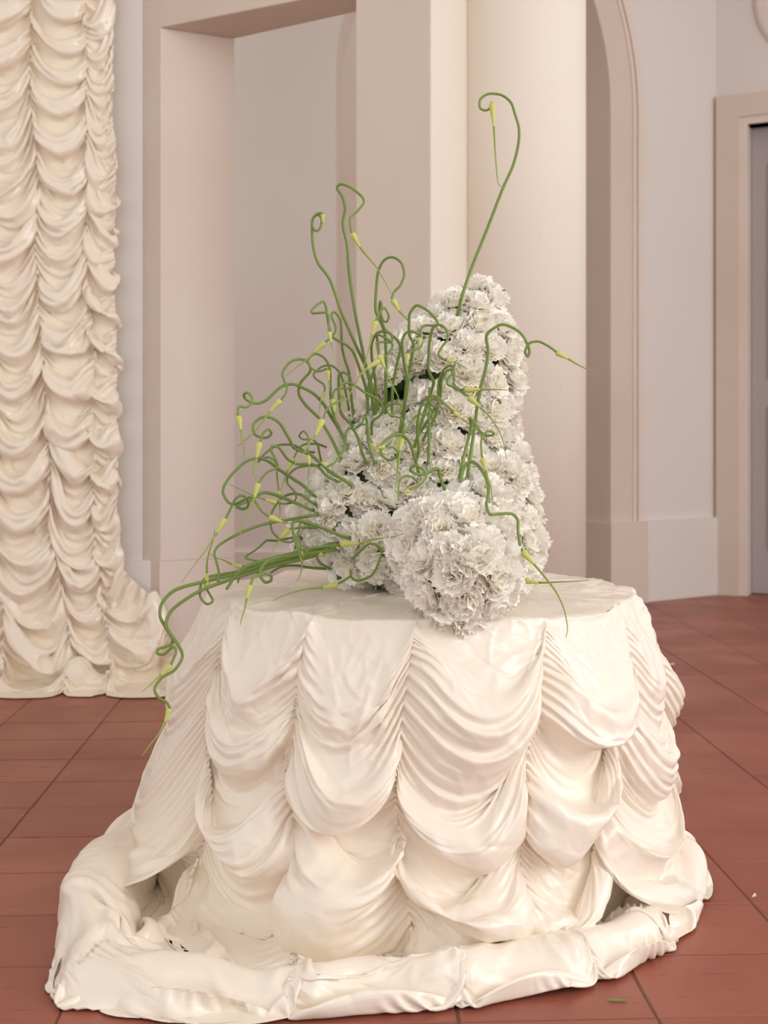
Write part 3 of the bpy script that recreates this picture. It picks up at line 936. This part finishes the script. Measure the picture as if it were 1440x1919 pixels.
def leaf_mesh(seed):
    r = random.Random(seed)
    V, Fc = [], []
    n = 8
    L, w = r.uniform(.035, .05), r.uniform(.006, .009)
    for i in range(n):
        s = i / (n - 1)
        ww = w * math.sin(math.pi * (0.12 + 0.88 * s) ** 0.8) + 0.0003
        x = L * s; z = 0.012 * s - 0.02 * s * s
        V += [(x, -ww, z + 0.002), (x, 0, z), (x, ww, z + 0.002)]
    for i in range(n - 1):
        q = i * 3
        Fc += [(q, q + 1, q + 4, q + 3), (q + 1, q + 2, q + 5, q + 4)]
    return mesh('leaf', V, Fc, M['calyx'])

car_me = [carnation_mesh(100 + i) for i in range(9)]
cal_me = calyx_mesh()
leaf_me = [leaf_mesh(i) for i in range(4)]

rnd = random.Random(21)
cand = []
for c, r in blobs:
    kind = 'lobe' if any(c is q[0] for q in lobe) else ('left' if any(c is q[0] for q in left) else 'tower')
    n = int(4200 * (r.x * r.z) / 0.02) + 300
    for _ in range(n):
        v = Vector((rnd.gauss(0, 1), rnd.gauss(0, 1), rnd.gauss(0, 1))).normalized()
        p = c + Vector((v.x * r.x, v.y * r.y, v.z * r.z))
        nn = Vector((v.x / r.x, v.y / r.y, v.z / r.z)).normalized()
        if p.z < (0.572 if not (kind == 'lobe' and p.y < 2.03) else 0.535): continue
        if (p - Vector((TCX, TCY, p.z))).length > TR + 0.06: continue
        view = (Vector((0, 0, CAMH)) - p).normalized()
        if nn.dot(view) < -0.45: continue
        if sdf(p) < -0.004: continue
        cand.append((p, nn, kind))
rnd.shuffle(cand)
cand.sort(key=lambda c: 0 if c[2] == 'lobe' else 1)
chosen = []
for p, nn, kd in cand:
    md = 0.0415 if kd == 'lobe' else 0.043
    if all((p - q[0]).length > md for q in chosen): chosen.append((p, nn, kd))
chosen = chosen[:298]
print('carnations', len(chosen))
lab = {
    'tower': ('white ruffled carnation packed into the middle of the tall flower mound', 'carnations in the tall mound'),
    'crown': ('white carnation in the rounded crown of the tall flower mound', 'carnations in the crown of the mound'),
    'flank': ('white carnation on the mound flank that faces the round column', 'carnations on the flank facing the column'),
    'scape_side': ('white carnation of the tall mound behind the upright garlic scape stems', 'carnations behind the upright scape stems'),
    'lobe': ('white full-blown carnation in the low cluster overhanging the table front edge', 'carnations in the cluster at the table edge'),
    'left': ('creamy white carnation low in the mound behind the tangle of garlic scapes', 'carnations behind the garlic scapes'),
}
top_i = max(range(len(chosen)), key=lambda i: chosen[i][0].z)
low_i = min(range(len(chosen)), key=lambda i: chosen[i][0].y + chosen[i][0].z * 0.5)
for i, (p, nn, kd) in enumerate(chosen):
    e = link('carnation', None)
    up = Vector((0, 0, 1))
    d = nn + (0.35 if kd == 'tower' else 0.1) * up + Vector((rnd.uniform(-.25, .25), rnd.uniform(-.25, .25), rnd.uniform(-.2, .2)))
    d.normalize()
    sc = rnd.uniform(.98, 1.18)
    q = d.to_track_quat('Z', 'Y') @ Matrix.Rotation(rnd.uniform(0, 6.28), 3, 'Z').to_quaternion()
    e.location = p - d * 0.020
    e.rotation_mode = 'QUATERNION'; e.rotation_quaternion = q; e.scale = (sc, sc, sc * rnd.uniform(.9, 1.05))
    leafy = rnd.random() < 0.30
    reg = kd
    if kd == 'tower':
        reg = 'crown' if p.z > 1.03 else ('flank' if p.x > 0.225 else ('scape_side' if p.x < 0.08 else 'tower'))
    l, g = lab[reg]
    if leafy: l, g = l.replace('carnation', 'carnation with green leaves', 1), g + ', with leaves'
    if i == top_i: l, g = 'topmost white carnation of the tall flower mound', None
    if i == low_i: l, g = 'white carnation hanging lowest over the front edge of the tablecloth', None
    tag(e, l, 'carnation', g)
    link('petals', car_me[rnd.randrange(len(car_me))], e)
    link('calyx', cal_me, e)
    if leafy:
        for _ in range(rnd.choice((1, 2))):
            lf = link('leaf', leaf_me[rnd.randrange(4)], e)
            a = rnd.uniform(0, 6.28)
            lf.location = (0.008 * math.cos(a), 0.008 * math.sin(a), -0.012)
            lf.rotation_euler = (0, rnd.uniform(-.9, -.2), a)

# dark core of foam and leaves the flowers are pushed into
bm = bmesh.new()
for c, r in blobs:
    m = Matrix.Translation(c) @ Matrix.Diagonal((max(r.x - .034, .006), max(r.y - .034, .006), max(r.z - .034, .006), 1))
    bmesh.ops.create_icosphere(bm, subdivisions=3, radius=1.0, matrix=m)
for v in bm.verts: v.co.z = max(v.co.z, TH + 0.004)
core = from_bm('flower_foam', bm, M['foam'], None, True)
tag(core, 'dark green foam core glimpsed in the gaps between the carnations', 'flower foam')

# ------------------------------------------------------------------ garlic scapes
def catmull(P, n):
    P = [P[0] * 2 - P[1]] + P + [P[-1] * 2 - P[-2]]
    out = []
    for i in range(1, len(P) - 2):
        a, b, c, d = P[i - 1], P[i], P[i + 1], P[i + 2]
        # centripetal-ish: plain uniform with damped tangents
        for k in range(n):
            t = k / n
            m1 = (c - a) * 0.45; m2 = (d - b) * 0.45
            lim = (c - b).length * 1.15
            if m1.length > lim: m1 = m1.normalized() * lim
            if m2.length > lim: m2 = m2.normalized() * lim
            h = (2 * t ** 3 - 3 * t * t + 1, t ** 3 - 2 * t * t + t, -2 * t ** 3 + 3 * t * t, t ** 3 - t * t)
            out.append(b * h[0] + m1 * h[1] + c * h[2] + m2 * h[3])
    out.append(P[-2].copy())
    return out

def tube(path, radii, n=8):
    V, Fc = [], []
    t0 = (path[1] - path[0]).normalized()
    ref = t0.orthogonal().normalized()
    for i, p in enumerate(path):
        a = path[max(i - 1, 0)]; b = path[min(i + 1, len(path) - 1)]
        t = (b - a).normalized() if (b - a).length > 1e-9 else t0
        ref = (ref - t * ref.dot(t))
        ref = ref.normalized() if ref.length > 1e-6 else t.orthogonal().normalized()
        bi = t.cross(ref)
        for k in range(n):
            an = 2 * math.pi * k / n
            V.append(p + (ref * math.cos(an) + bi * math.sin(an)) * radii[i])
    for i in range(len(path) - 1):
        for k in range(n):
            Fc.append((i * n + k, i * n + (k + 1) % n, (i + 1) * n + (k + 1) % n, (i + 1) * n + k))
    Fc.append(tuple(range(n))[::-1]); Fc.append(tuple(range(len(path) * n - n, len(path) * n)))
    return V, Fc

G1 = 'tangled garlic scapes left of the carnations'
G2 = 'garlic scapes rising in front of the mound'
G3 = 'garlic scapes trailing over the table'
L1 = 'curled garlic scape in the loose tangle left of the carnation mound'
L2 = 'curled garlic scape standing in front of the carnation mound'
L3 = 'garlic scape lying along the tabletop towards the edge'
# (label, group, base distance, tip distance, stem thickness px, stem points, bud (start, end) or None, beak points)
SCAPES = [
 ('tallest garlic scape, bending over in a hook high above the flowers', None, 2.42, 2.34, 9,
  [(858,590),(866,556),(885,500),(915,425),(942,355),(962,310),(972,270),(973,240),(966,215),(958,192),(940,178),(916,176),(901,186),(900,202),(911,207),(920,201)], ((922,193),(926,238)), [(929,290),(934,343),(944,352)]),
 ('tall garlic scape with a sharp zigzag bend at its top', None, 2.40, 2.26, 9,
  [(703,790),(694,720),(684,676),(666,586),(655,514),(651,460),(643,420),(647,391),(642,369),(632,352),(641,345),(660,353),(679,369),(682,380),(670,396),(657,409),(658,432)], ((660,437),(675,463)), [(690,482),(706,501),(724,532),(736,555)]),
 ('tall garlic scape ending in a tight round coil', None, 2.40, 2.30, 9,
  [(712,775),(700,731),(693,707),(684,683),(671,656),(654,617),(639,582),(619,525),(596,492),(587,460),(585,427),(587,409),(596,402),(603,410),(601,426),(593,433),(586,425),(585,413),(592,402),(601,399)], ((605,402),(605,417)), [(602,424),(599,428)]),
 ('garlic scape with a tall open hook above the left shoulder of the mound', None, 2.38, 2.28, 9,
  [(724,785),(723,750),(724,675),(722,628),(717,610),(707,590),(704,575),(705,548),(709,510),(720,488),(736,482),(752,492),(758,514),(751,534),(740,546),(735,557)], ((736,561),(749,583)), [(757,592),(768,605)]),
 ('garlic scape with a double curl and a bud pointing down', None, 2.36, 2.24, 8,
  [(735,785),(736,730),(740,703),(746,675),(751,654),(747,640),(735,628),(722,617),(714,596),(711,578),(713,565),(716,572),(714,586),(718,600),(725,603),(729,592),(721,577),(713,585),(705,600)], ((704,602),(698,628)), [(694,645),(687,672),(677,700)]),
 (L2, G2, 2.36, 2.20, 8,
  [(689,775),(691,725),(699,700),(706,680),(710,665),(708,640),(707,627),(722,633),(734,642),(735,652),(724,667),(714,674)], ((711,676),(688,691)), [(675,703),(667,720),(650,748),(632,773)]),
 (L2, G2, 2.37, 2.22, 8,
  [(704,780),(705,750),(704,717),(700,690),(697,668),(697,644),(706,625),(720,621),(732,626),(736,634),(733,641),(720,641),(707,642),(707,648),(709,660)], ((711,665),(722,690)), [(727,702),(736,722),(746,742),(749,757)]),
 ('garlic scape bent into a pointed triangle at its top', None, 2.38, 2.26, 8,
  [(690,765),(686,728),(675,693),(663,661),(650,647),(635,639),(622,629),(617,612),(614,596),(611,575),(606,565),(595,571),(584,582),(587,587),(602,586),(611,586),(616,592),(617,603),(616,618)], ((617,622),(621,642)), [(623,652),(625,664)]),
 ('garlic scape arched like a cane with a long-beaked bud pointing left', None, 2.40, 2.30, 8,
  [(665,795),(660,757),(656,720),(654,697),(646,672),(641,647),(640,619),(638,599),(629,586),(622,587),(623,597),(629,612),(627,625),(613,639)], ((609,642),(589,661)), [(577,672),(560,685),(537,704)]),
 ('garlic scape with a wide S-bend and plump yellow-green bud', None, 2.42, 2.24, 9,
  [(642,866),(636,853),(620,820),(606,796),(599,784),(576,762),(562,743),(560,729),(564,716),(580,698),(582,689),(575,677),(560,673),(542,680),(530,698),(532,712),(538,726),(535,739),(528,748)], ((526,750),(506,771)), [(495,786),(478,808),(455,829),(446,836)]),
 (L1, G1, 2.42, 2.30, 8,
  [(663,866),(649,834),(638,806),(627,782),(621,755),(619,720),(619,700),(616,683),(606,669),(592,663),(580,670),(578,680),(584,690),(594,696),(605,694),(612,691)], ((614,694),(617,714)), [(618,725),(619,733)]),
 (L1, G1, 2.43, 2.36, 7,
  [(664,802),(657,782),(652,755),(648,735),(643,714),(635,696),(621,685),(604,687),(595,694),(588,701),(591,709),(605,719),(609,726),(608,733)], ((607,735),(602,751)), [(600,761),(598,775)]),
 ('garlic scape with a small round loop before its outermost left bud', None, 2.42, 2.22, 9,
  [(650,834),(635,803),(620,780),(606,756),(587,737),(564,725),(548,720),(531,723),(516,734),(503,747),(488,755),(473,755),(460,747),(457,739),(464,736),(472,744),(471,757),(462,763),(449,762),(446,770),(446,778)], ((447,780),(452,806)), [(454,825),(457,840),(457,860)]),
 ('garlic scape with two loops and a downward bud beside the doorway edge', None, 2.40, 2.18, 9,
  [(662,914),(649,902),(622,887),(602,869),(583,853),(566,846),(551,839),(545,828),(538,815),(525,794),(509,783),(492,782),(478,791),(474,802),(478,814),(491,820),(503,819),(509,811),(503,805),(494,811),(489,825)], ((487,829),(481,858)), [(476,875),(476,887),(480,902)]),
 (L1, G1, 2.38, 2.18, 8,
  [(640,905),(624,898),(611,891),(599,877),(584,870),(560,870),(553,868),(539,860),(525,841),(515,835),(508,839),(510,848),(519,866),(521,875),(515,879),(503,884),(492,895),(486,904)], ((484,906),(477,932)), [(471,948),(462,967),(453,989),(450,1005)]),
 ('garlic scape sweeping in a broad arc far left of the mound', None, 2.40, 2.20, 9,
  [(596,934),(580,921),(567,909),(546,895),(525,881),(506,866),(489,859),(478,859),(458,867),(435,889),(421,909),(418,923),(425,938),(435,945),(447,942),(462,934),(472,932),(480,942),(490,957),(502,967)], ((505,969),(530,978)), [(540,980),(553,983)]),
 ('garlic scape with a fat bud and long straight beak pointing down left', None, 2.40, 2.14, 9,
  [(592,958),(579,953),(546,939),(518,928),(497,923),(483,928),(469,938),(447,946),(444,950),(455,954),(464,950),(466,941),(460,931),(450,929),(440,937),(433,952),(424,970)], ((422,972),(407,999)), [(401,1006),(385,1032),(369,1053),(340,1092)]),
 (L1, G1, 2.40, 2.36, 8,
  [(602,952),(578,937),(566,928),(550,925),(533,930),(522,939),(512,955),(508,966),(507,980),(510,995),(518,1005),(530,1014),(545,1016),(553,1010)], None, []),
 (L1, G1, 2.36, 2.22, 7,
  [(600,990),(582,989),(565,989),(546,991)], ((541,992),(525,1009)), [(520,1016),(511,1033)]),
 (L1, G1, 2.34, 2.20, 6,
  [(602,988),(585,988),(575,982),(566,979),(562,983),(563,990),(558,1000),(562,1013),(564,1030)], ((564,1034),(566,1052)), [(566,1062),(562,1080),(556,1089)]),
 ('garlic scape folded in a sharp V with its beak pointing right across the flowers', None, 2.30, 2.14, 9,
  [(668,1013),(639,1004),(611,992),(583,982),(562,976),(553,977),(548,983),(550,1000),(556,1021),(562,1034),(568,1047),(573,1038),(583,1028),(598,1025),(620,1023),(636,1021)], ((639,1020),(674,1018)), [(700,1011),(725,1008),(742,1005),(757,1000)]),
 (L1, G1, 2.44, 2.34, 7,
  [(590,848),(571,845),(553,835),(536,833),(519,835),(503,845),(490,857),(484,866),(488,862),(496,858),(505,857),(515,864),(520,874),(519,887),(522,916)], ((523,920),(524,942)), [(525,958),(524,972)]),
 ('garlic scape with a small eyelet loop and a slender hanging bud', None, 2.40, 2.24, 6,
  [(604,872),(599,850),(596,835),(588,825),(568,823),(561,817),(568,808),(576,815),(578,826),(577,840),(578,851)], ((578,854),(580,871)), [(579,884),(577,910),(574,930)]),
 ('garlic scape with a plump bud hanging before the dense upright stems', None, 2.32, 2.12, 8,
  [(697,815),(697,797),(700,788),(712,779),(718,766),(714,754),(703,745),(685,736),(664,721),(650,717),(640,721),(637,731),(638,740),(644,747),(635,752),(622,759),(613,767),(607,782)], ((605,786),(591,816)), [(580,830),(572,846),(551,871)]),
 (L1, G1, 2.40, 2.30, 8,
  [(668,804),(650,787),(639,773),(636,748),(635,721),(636,703),(645,698),(656,707),(659,721),(654,728),(635,728),(627,732),(624,744)], ((624,748),(628,772)), [(630,782),(633,792)]),
 (L1, G1, 2.34, 2.24, 8,
  [(692,880),(679,849),(672,823),(664,807),(656,802),(649,811),(648,830),(647,840),(638,853),(627,867),(616,873)], ((613,872),(603,867)), [(599,865),(597,863)]),
 (L2, G2, 2.34, 2.22, 7,
  [(706,876),(696,852),(690,823),(688,795),(686,781),(682,786),(676,796),(666,803),(672,798),(679,795),(688,797),(691,809),(692,818),(697,829)], ((698,831),(710,849)), [(724,862),(743,881)]),
 ('garlic scape curled into a full ring low on the front flowers', None, 2.26, 2.14, 8,
  [(787,892),(776,853),(769,831),(758,817),(744,814),(725,823),(714,839),(718,855),(730,862),(743,857),(746,848),(737,838),(724,838)], ((721,838),(708,839)), [(704,839),(701,838)]),
 ('garlic scape looping over with a slim bud hanging against white blooms', None, 2.34, 2.22, 9,
  [(748,815),(751,800),(756,770),(762,740),(766,705),(773,665),(775,644),(768,628),(767,608),(768,589),(778,574),(786,573),(803,583),(818,599),(821,607),(814,610),(796,610),(789,619),(789,631)], ((788,633),(787,652)), [(785,672),(784,697)]),
 (L2, G2, 2.33, 2.20, 8,
  [(752,815),(757,780),(760,740),(762,715),(759,690),(755,661),(754,640),(760,625),(771,621),(783,626),(791,639),(790,648),(780,655),(768,659)], ((765,663),(763,682)), [(763,690),(766,705),(770,717)]),
 ('garlic scape with a swan-neck crook and a bud facing right', None, 2.32, 2.20, 9,
  [(777,838),(786,806),(797,770),(806,740),(812,722),(813,715),(807,703),(803,689),(804,661),(806,636),(811,617),(819,609),(830,611),(839,622),(839,636),(829,650),(822,664),(828,671),(836,675)], ((838,675),(853,678)), [(866,686),(878,692)]),
 ('garlic scape whose long beak arches down over the right-hand blooms', None, 2.32, 2.16, 8,
  [(793,826),(808,796),(819,775),(822,750),(822,735),(823,715),(832,693),(844,685),(851,690),(847,701),(839,712),(840,721),(853,726),(866,735),(876,742)], ((879,744),(901,764)), [(920,783),(940,817),(950,860)]),
 ('garlic scape with a level bud pointing straight right', None, 2.33, 2.18, 8,
  [(784,816),(803,787),(815,766),(825,748),(827,725),(828,714),(836,697),(846,693),(851,705),(851,722),(852,728),(864,730)], ((871,730),(902,730)), [(925,730),(953,731)]),
 (L2, G2, 2.28, 2.18, 8,
  [(780,866),(785,845),(783,818),(783,790),(789,762),(800,746),(811,742),(822,745),(832,755),(849,770)], ((851,772),(866,784)), [(880,795),(900,810),(908,815)]),
 (L2, G2, 2.27, 2.26, 8,
  [(803,870),(804,838),(805,803),(804,782),(806,755),(811,748),(819,748),(823,756),(817,763),(809,758),(804,745),(805,725)], None, []),
 (L2, G2, 2.30, 2.20, 7,
  [(715,775),(722,768),(728,759),(742,756),(752,759),(752,767),(742,774),(730,777),(751,784),(758,795),(754,812)], ((750,820),(747,848)), [(745,880),(743,900)]),
 (L2, G2, 2.28, 2.18, 7,
  [(806,764),(812,776),(790,776),(778,782),(765,800),(758,813)], ((756,816),(750,844)), [(747,875),(743,905),(740,921)]),
 ('garlic scape arching to the right past the column with a small twisted loop', None, 2.24, 2.16, 9,
  [(871,930),(881,863),(890,800),(898,740),(910,693),(915,657),(912,630),(923,617),(943,608),(967,617),(983,633),(993,658),(989,668),(985,657),(993,643),(1010,640),(1027,648),(1040,657)], ((1043,660),(1066,673)), [(1090,687),(1117,698)]),
 ('garlic scape with a knotted curl and bud pointing down on the right blooms', None, 2.22, 2.12, 8,
  [(855,925),(866,870),(876,830),(883,800),(881,784),(888,790),(897,803),(908,815),(922,816),(926,811),(915,808),(905,817),(902,833),(904,856)], ((905,858),(911,882)), [(916,900),(921,918),(924,955)]),
 ('garlic scape snaking down the right flowers and drooping over the table edge', None, 2.20, 1.93, 9,
  [(860,925),(868,880),(883,865),(900,877),(913,900),(916,925),(912,945),(918,963),(935,963),(960,963),(971,975),(971,992),(974,1018),(979,1031)], ((980,1034),(1002,1058)), [(1023,1083),(1043,1110),(1058,1143),(1064,1177),(1061,1195)]),
 ('garlic scape bud poking out level from under the right-hand carnations', None, 2.12, 2.08, 8,
  [(955,1085),(972,1087),(982,1088)], ((984,1088),(1010,1092)), [(1060,1090),(1105,1088)]),
 ('garlic scape curled in a heart shape among the front carnations', None, 2.12, 2.04, 8,
  [(834,918),(824,890),(821,878),(800,887),(785,889),(772,884),(770,877),(780,873),(793,880),(799,893),(790,907),(770,917)], ((767,919),(757,926)), [(754,930),(752,933)]),
 (L2, G2, 2.14, 2.08, 6,
  [(784,903),(770,893),(757,893),(748,905),(747,938)], None, []),
 ('thick garlic scape trailing off the left table edge and down the cloth', None, 2.34, 2.06, 10,
  [(640,1022),(580,1044),(530,1056),(483,1070),(441,1083),(385,1103),(353,1120),(322,1144),(311,1169),(318,1186),(335,1210),(342,1231),(328,1255),(304,1270),(290,1290),(297,1307),(312,1316),(317,1324)], ((318,1328),(309,1353)), [(298,1375),(282,1395),(265,1418)]),
 ('garlic scape trailing off the left table edge with a loop above its bud', None, 2.36, 2.10, 10,
  [(630,1018),(580,1035),(520,1052),(450,1074),(374,1092),(328,1106),(304,1130),(300,1155),(311,1176),(323,1196),(320,1208),(298,1216),(295,1224),(308,1226),(324,1212),(330,1222),(322,1242)], ((320,1246),(302,1265)), [(285,1280),(265,1298)]),
 (L3, G3, 2.34, 2.20, 11,
  [(640,1015),(600,1026),(530,1042),(480,1055),(460,1063),(445,1075),(434,1090),(425,1104)], None, []),
 ('garlic scape with a loop and a bud dangling in front of the cloth rim', None, 2.30, 2.05, 9,
  [(630,1030),(560,1040),(530,1043),(504,1050),(491,1063),(488,1079),(497,1091),(508,1088),(508,1079),(497,1075),(483,1078),(474,1085),(470,1095)], ((469,1097),(463,1122)), [(459,1140),(453,1160),(450,1172)]),
 ('garlic scape with a long S-bend left of the table edge', None, 2.40, 2.24, 9,
  [(600,962),(583,966),(535,975),(515,978),(483,986),(448,1000),(413,1020),(402,1035),(406,1054),(410,1071),(409,1090)], None, []),
 ('garlic scape with its bud and thin beak pointing straight up', None, 2.38, 2.22, 8,
  [(600,1030),(560,1048),(480,1066),(395,1080),(380,1089),(375,1103),(376,1120),(388,1132),(399,1126),(392,1112),(388,1104)], ((388,1101),(388,1073)), [(388,1056),(392,1035),(401,1006),(402,994)]),
 (L3, G3, 2.38, 2.30, 9,
  [(600,1036),(540,1048),(480,1060),(458,1062)], ((454,1062),(434,1057)), [(420,1050),(405,1045),(390,1036)]),
 ('garlic scape resting on the tabletop in front of the left carnations', None, 2.28, 2.12, 8,
  [(662,1046),(680,1028),(692,1019),(706,1022),(715,1032),(712,1048),(698,1077),(673,1088),(660,1083),(657,1068),(659,1077),(648,1086),(636,1093)], ((633,1095),(605,1101)), [(570,1105),(530,1117),(512,1126)]),
 (L3, G3, 2.36, 2.26, 8,
  [(618,1066),(600,1055),(594,1043),(598,1039)], ((600,1039),(606,1041)), [(608,1042),(609,1043)]),
 ('garlic scape folded at a sharp corner above the stem bundle', None, 2.42, 2.34, 7,
  [(575,1003),(545,1008),(520,1013),(500,1013),(495,1017),(480,1030),(460,1044),(470,1049),(484,1051)], None, []),
 ('garlic scape whose bud points left with a straight beak toward the pier', None, 2.42, 2.28, 7,
  [(600,872),(576,873),(557,877),(543,888),(538,900),(540,908),(551,920),(555,932),(550,941),(535,944),(522,943)], ((518,942),(497,936)), [(475,928),(450,917),(428,906)]),
 (L1, G1, 2.44, 2.36, 7,
  [(612,838),(594,832),(574,832),(562,838),(557,846),(552,856)], ((550,859),(539,882)), [(533,900),(526,920)]),
 (L3, G3, 2.36, 2.28, 7,
  [(495,1075),(477,1071),(462,1064),(450,1077),(446,1092)], None, []),
 (L3, G3, 2.40, 2.32, 8,
  [(612,1066),(583,1064),(555,1060),(528,1062),(508,1073)], None, []),
]

def build_scape(label, group, db, dt, wpx, pts, bud, beak):
    full = list(pts) + ([bud[0], bud[1]] if bud else []) + list(beak)
    n = len(full)
    # arc length in the picture
    L = [0.0]
    for i in range(1, n): L.append(L[-1] + math.hypot(full[i][0] - full[i - 1][0], full[i][1] - full[i - 1][1]))
    ds = []
    for i, (x, y) in enumerate(full):
        s = L[i] / L[-1]
        d = db + (dt - db) * s
        h = mound_hit(x, y)
        if h is not None:
            lim = h - 0.052 if i > 0 else h + 0.0
            d = min(d, lim)
        # stay above the tabletop
        if math.hypot((x - CX) / F * d - TCX, d - TCY) < TR + 0.02 and y > HY:
            dmax = (CAMH - TH - 0.012) * F / (y - HY)
            d = min(d, dmax)
        # stay outside the skirt
        for _ in range(60):
            p = at(x, y, d)
            if p.z < TH and math.hypot(p.x - float(cen_x(p.z)), p.y - TCY) < float(rho_skirt(p.z)) + 0.045: d -= 0.01
            else: break
        ds.append(d)
    for _ in range(2):
        ds = [ds[0]] + [min(ds[i], 0.25 * ds[i - 1] + 0.5 * ds[i] + 0.25 * ds[i + 1]) for i in range(1, n - 1)] + [ds[-1]]
    P = [at(x, y, d) for (x, y), d in zip(full, ds)]
    k = len(pts)
    e = link('garlic_scape', None)
    e.location = P[0]
    tag(e, label, 'garlic scape', group)
    off = P[0]
    sub = 7
    path = catmull(P, sub)
    rs = wpx * 0.5 * 0.72 / F * 2.3
    iend = (k - 1) * sub
    sp = path[:iend + 1] if bud else path
    if bud:                                  # let the stem run into the bud
        sp = path[:k * sub + 1]
    rad = [rs * (1.0 - 0.35 * i / len(sp)) for i in range(len(sp))]
    V, Fc = tube([p - off for p in sp], rad)
    link('stem', mesh('stem', V, Fc, M['stem']), e)
    if bud:
        bl = path[k * sub:(k + 1) * sub + 1]
        nb = 16
        bp = []
        for i in range(nb + 1):
            f = i / nb * (len(bl) - 1); j = min(int(f), len(bl) - 2)
            bp.append(bl[j].lerp(bl[j + 1], f - j))
        # bud profile: quick swell, long taper
        length = sum((bp[i + 1] - bp[i]).length for i in range(nb))
        rb = max(min(length * 0.23, 0.0064), 0.0046)
        prof = [0.5, 0.80, 0.96, 1.0, .99, .95, .89, .82, .75, .68, .61, .55, .49, .44, .39, .35, .32]
        V, Fc = tube([p - off for p in bp], [rb * q for q in prof], 12)
        b_o = link('bud', mesh('bud', V, Fc, M['bud']), e)
        kp = path[(k + 1) * sub:]
        if len(kp) > 2:
            r0 = rb * 0.33
            V, Fc = tube([p - off for p in kp], [r0 * (1 - 0.85 * (i / (len(kp) - 1)) ** 0.7) + 0.0003 for i in range(len(kp))], 7)
            link('beak', mesh('beak', V, Fc, M['beak']), e)

for s in SCAPES: build_scape(*s)

# ------------------------------------------------------------------ petals dropped on the floor
def petal_piece(px, py, size, rot, label):
    d = CAMH * F / (py - HY)
    x = (px - CX) / F * d
    r = random.Random(px)
    V, Fc = [], []
    for a in range(4):
        for b in range(7):
            v = a / 3; u = b / 6 * 2 - 1
            ang = u * 0.6 * (0.4 + 0.6 * v); rr = size * (0.15 + 0.85 * v)
            V.append((rr * math.cos(ang), rr * math.sin(ang), 0.002 + 0.004 * v * (1 + math.sin(u * 5 + px)) ))
    for a in range(3):
        for b in range(6):
            q = a * 7 + b; Fc.append((q, q + 1, q + 8, q + 7))
    o = link('fallen_petal', mesh('fallen_petal', V, Fc, M['petal']))
    o.location = (x, d, 0.0); o.rotation_euler = (0, 0, rot)
    tag(o, label, 'petal')
petal_piece(1245, 1248, 0.040, 0.2, 'white petal lying on the floor tiles toward the arch')
petal_piece(1222, 1307, 0.035, 0.1, 'white petal on the floor half hidden by the tablecloth')
petal_piece(1408, 1684, 0.010, 0.4, 'tiny white petal fragment on the tile beside the cloth')
bm = prism([(-0.014, -0.0018), (0.0, -0.0026), (0.014, -0.001), (0.013, 0.001), (0, 0.0022), (-0.014, 0.001)], 0.0005, 0.0022)
lf = from_bm('leaf_scrap', bm, M['stem'])
d_ = CAMH * F / (1876 - HY)
lf.location = ((1158 - CX) / F * d_, d_, 0)
tag(lf, 'small green leaf scrap on the floor in front of the cloth', 'leaf')
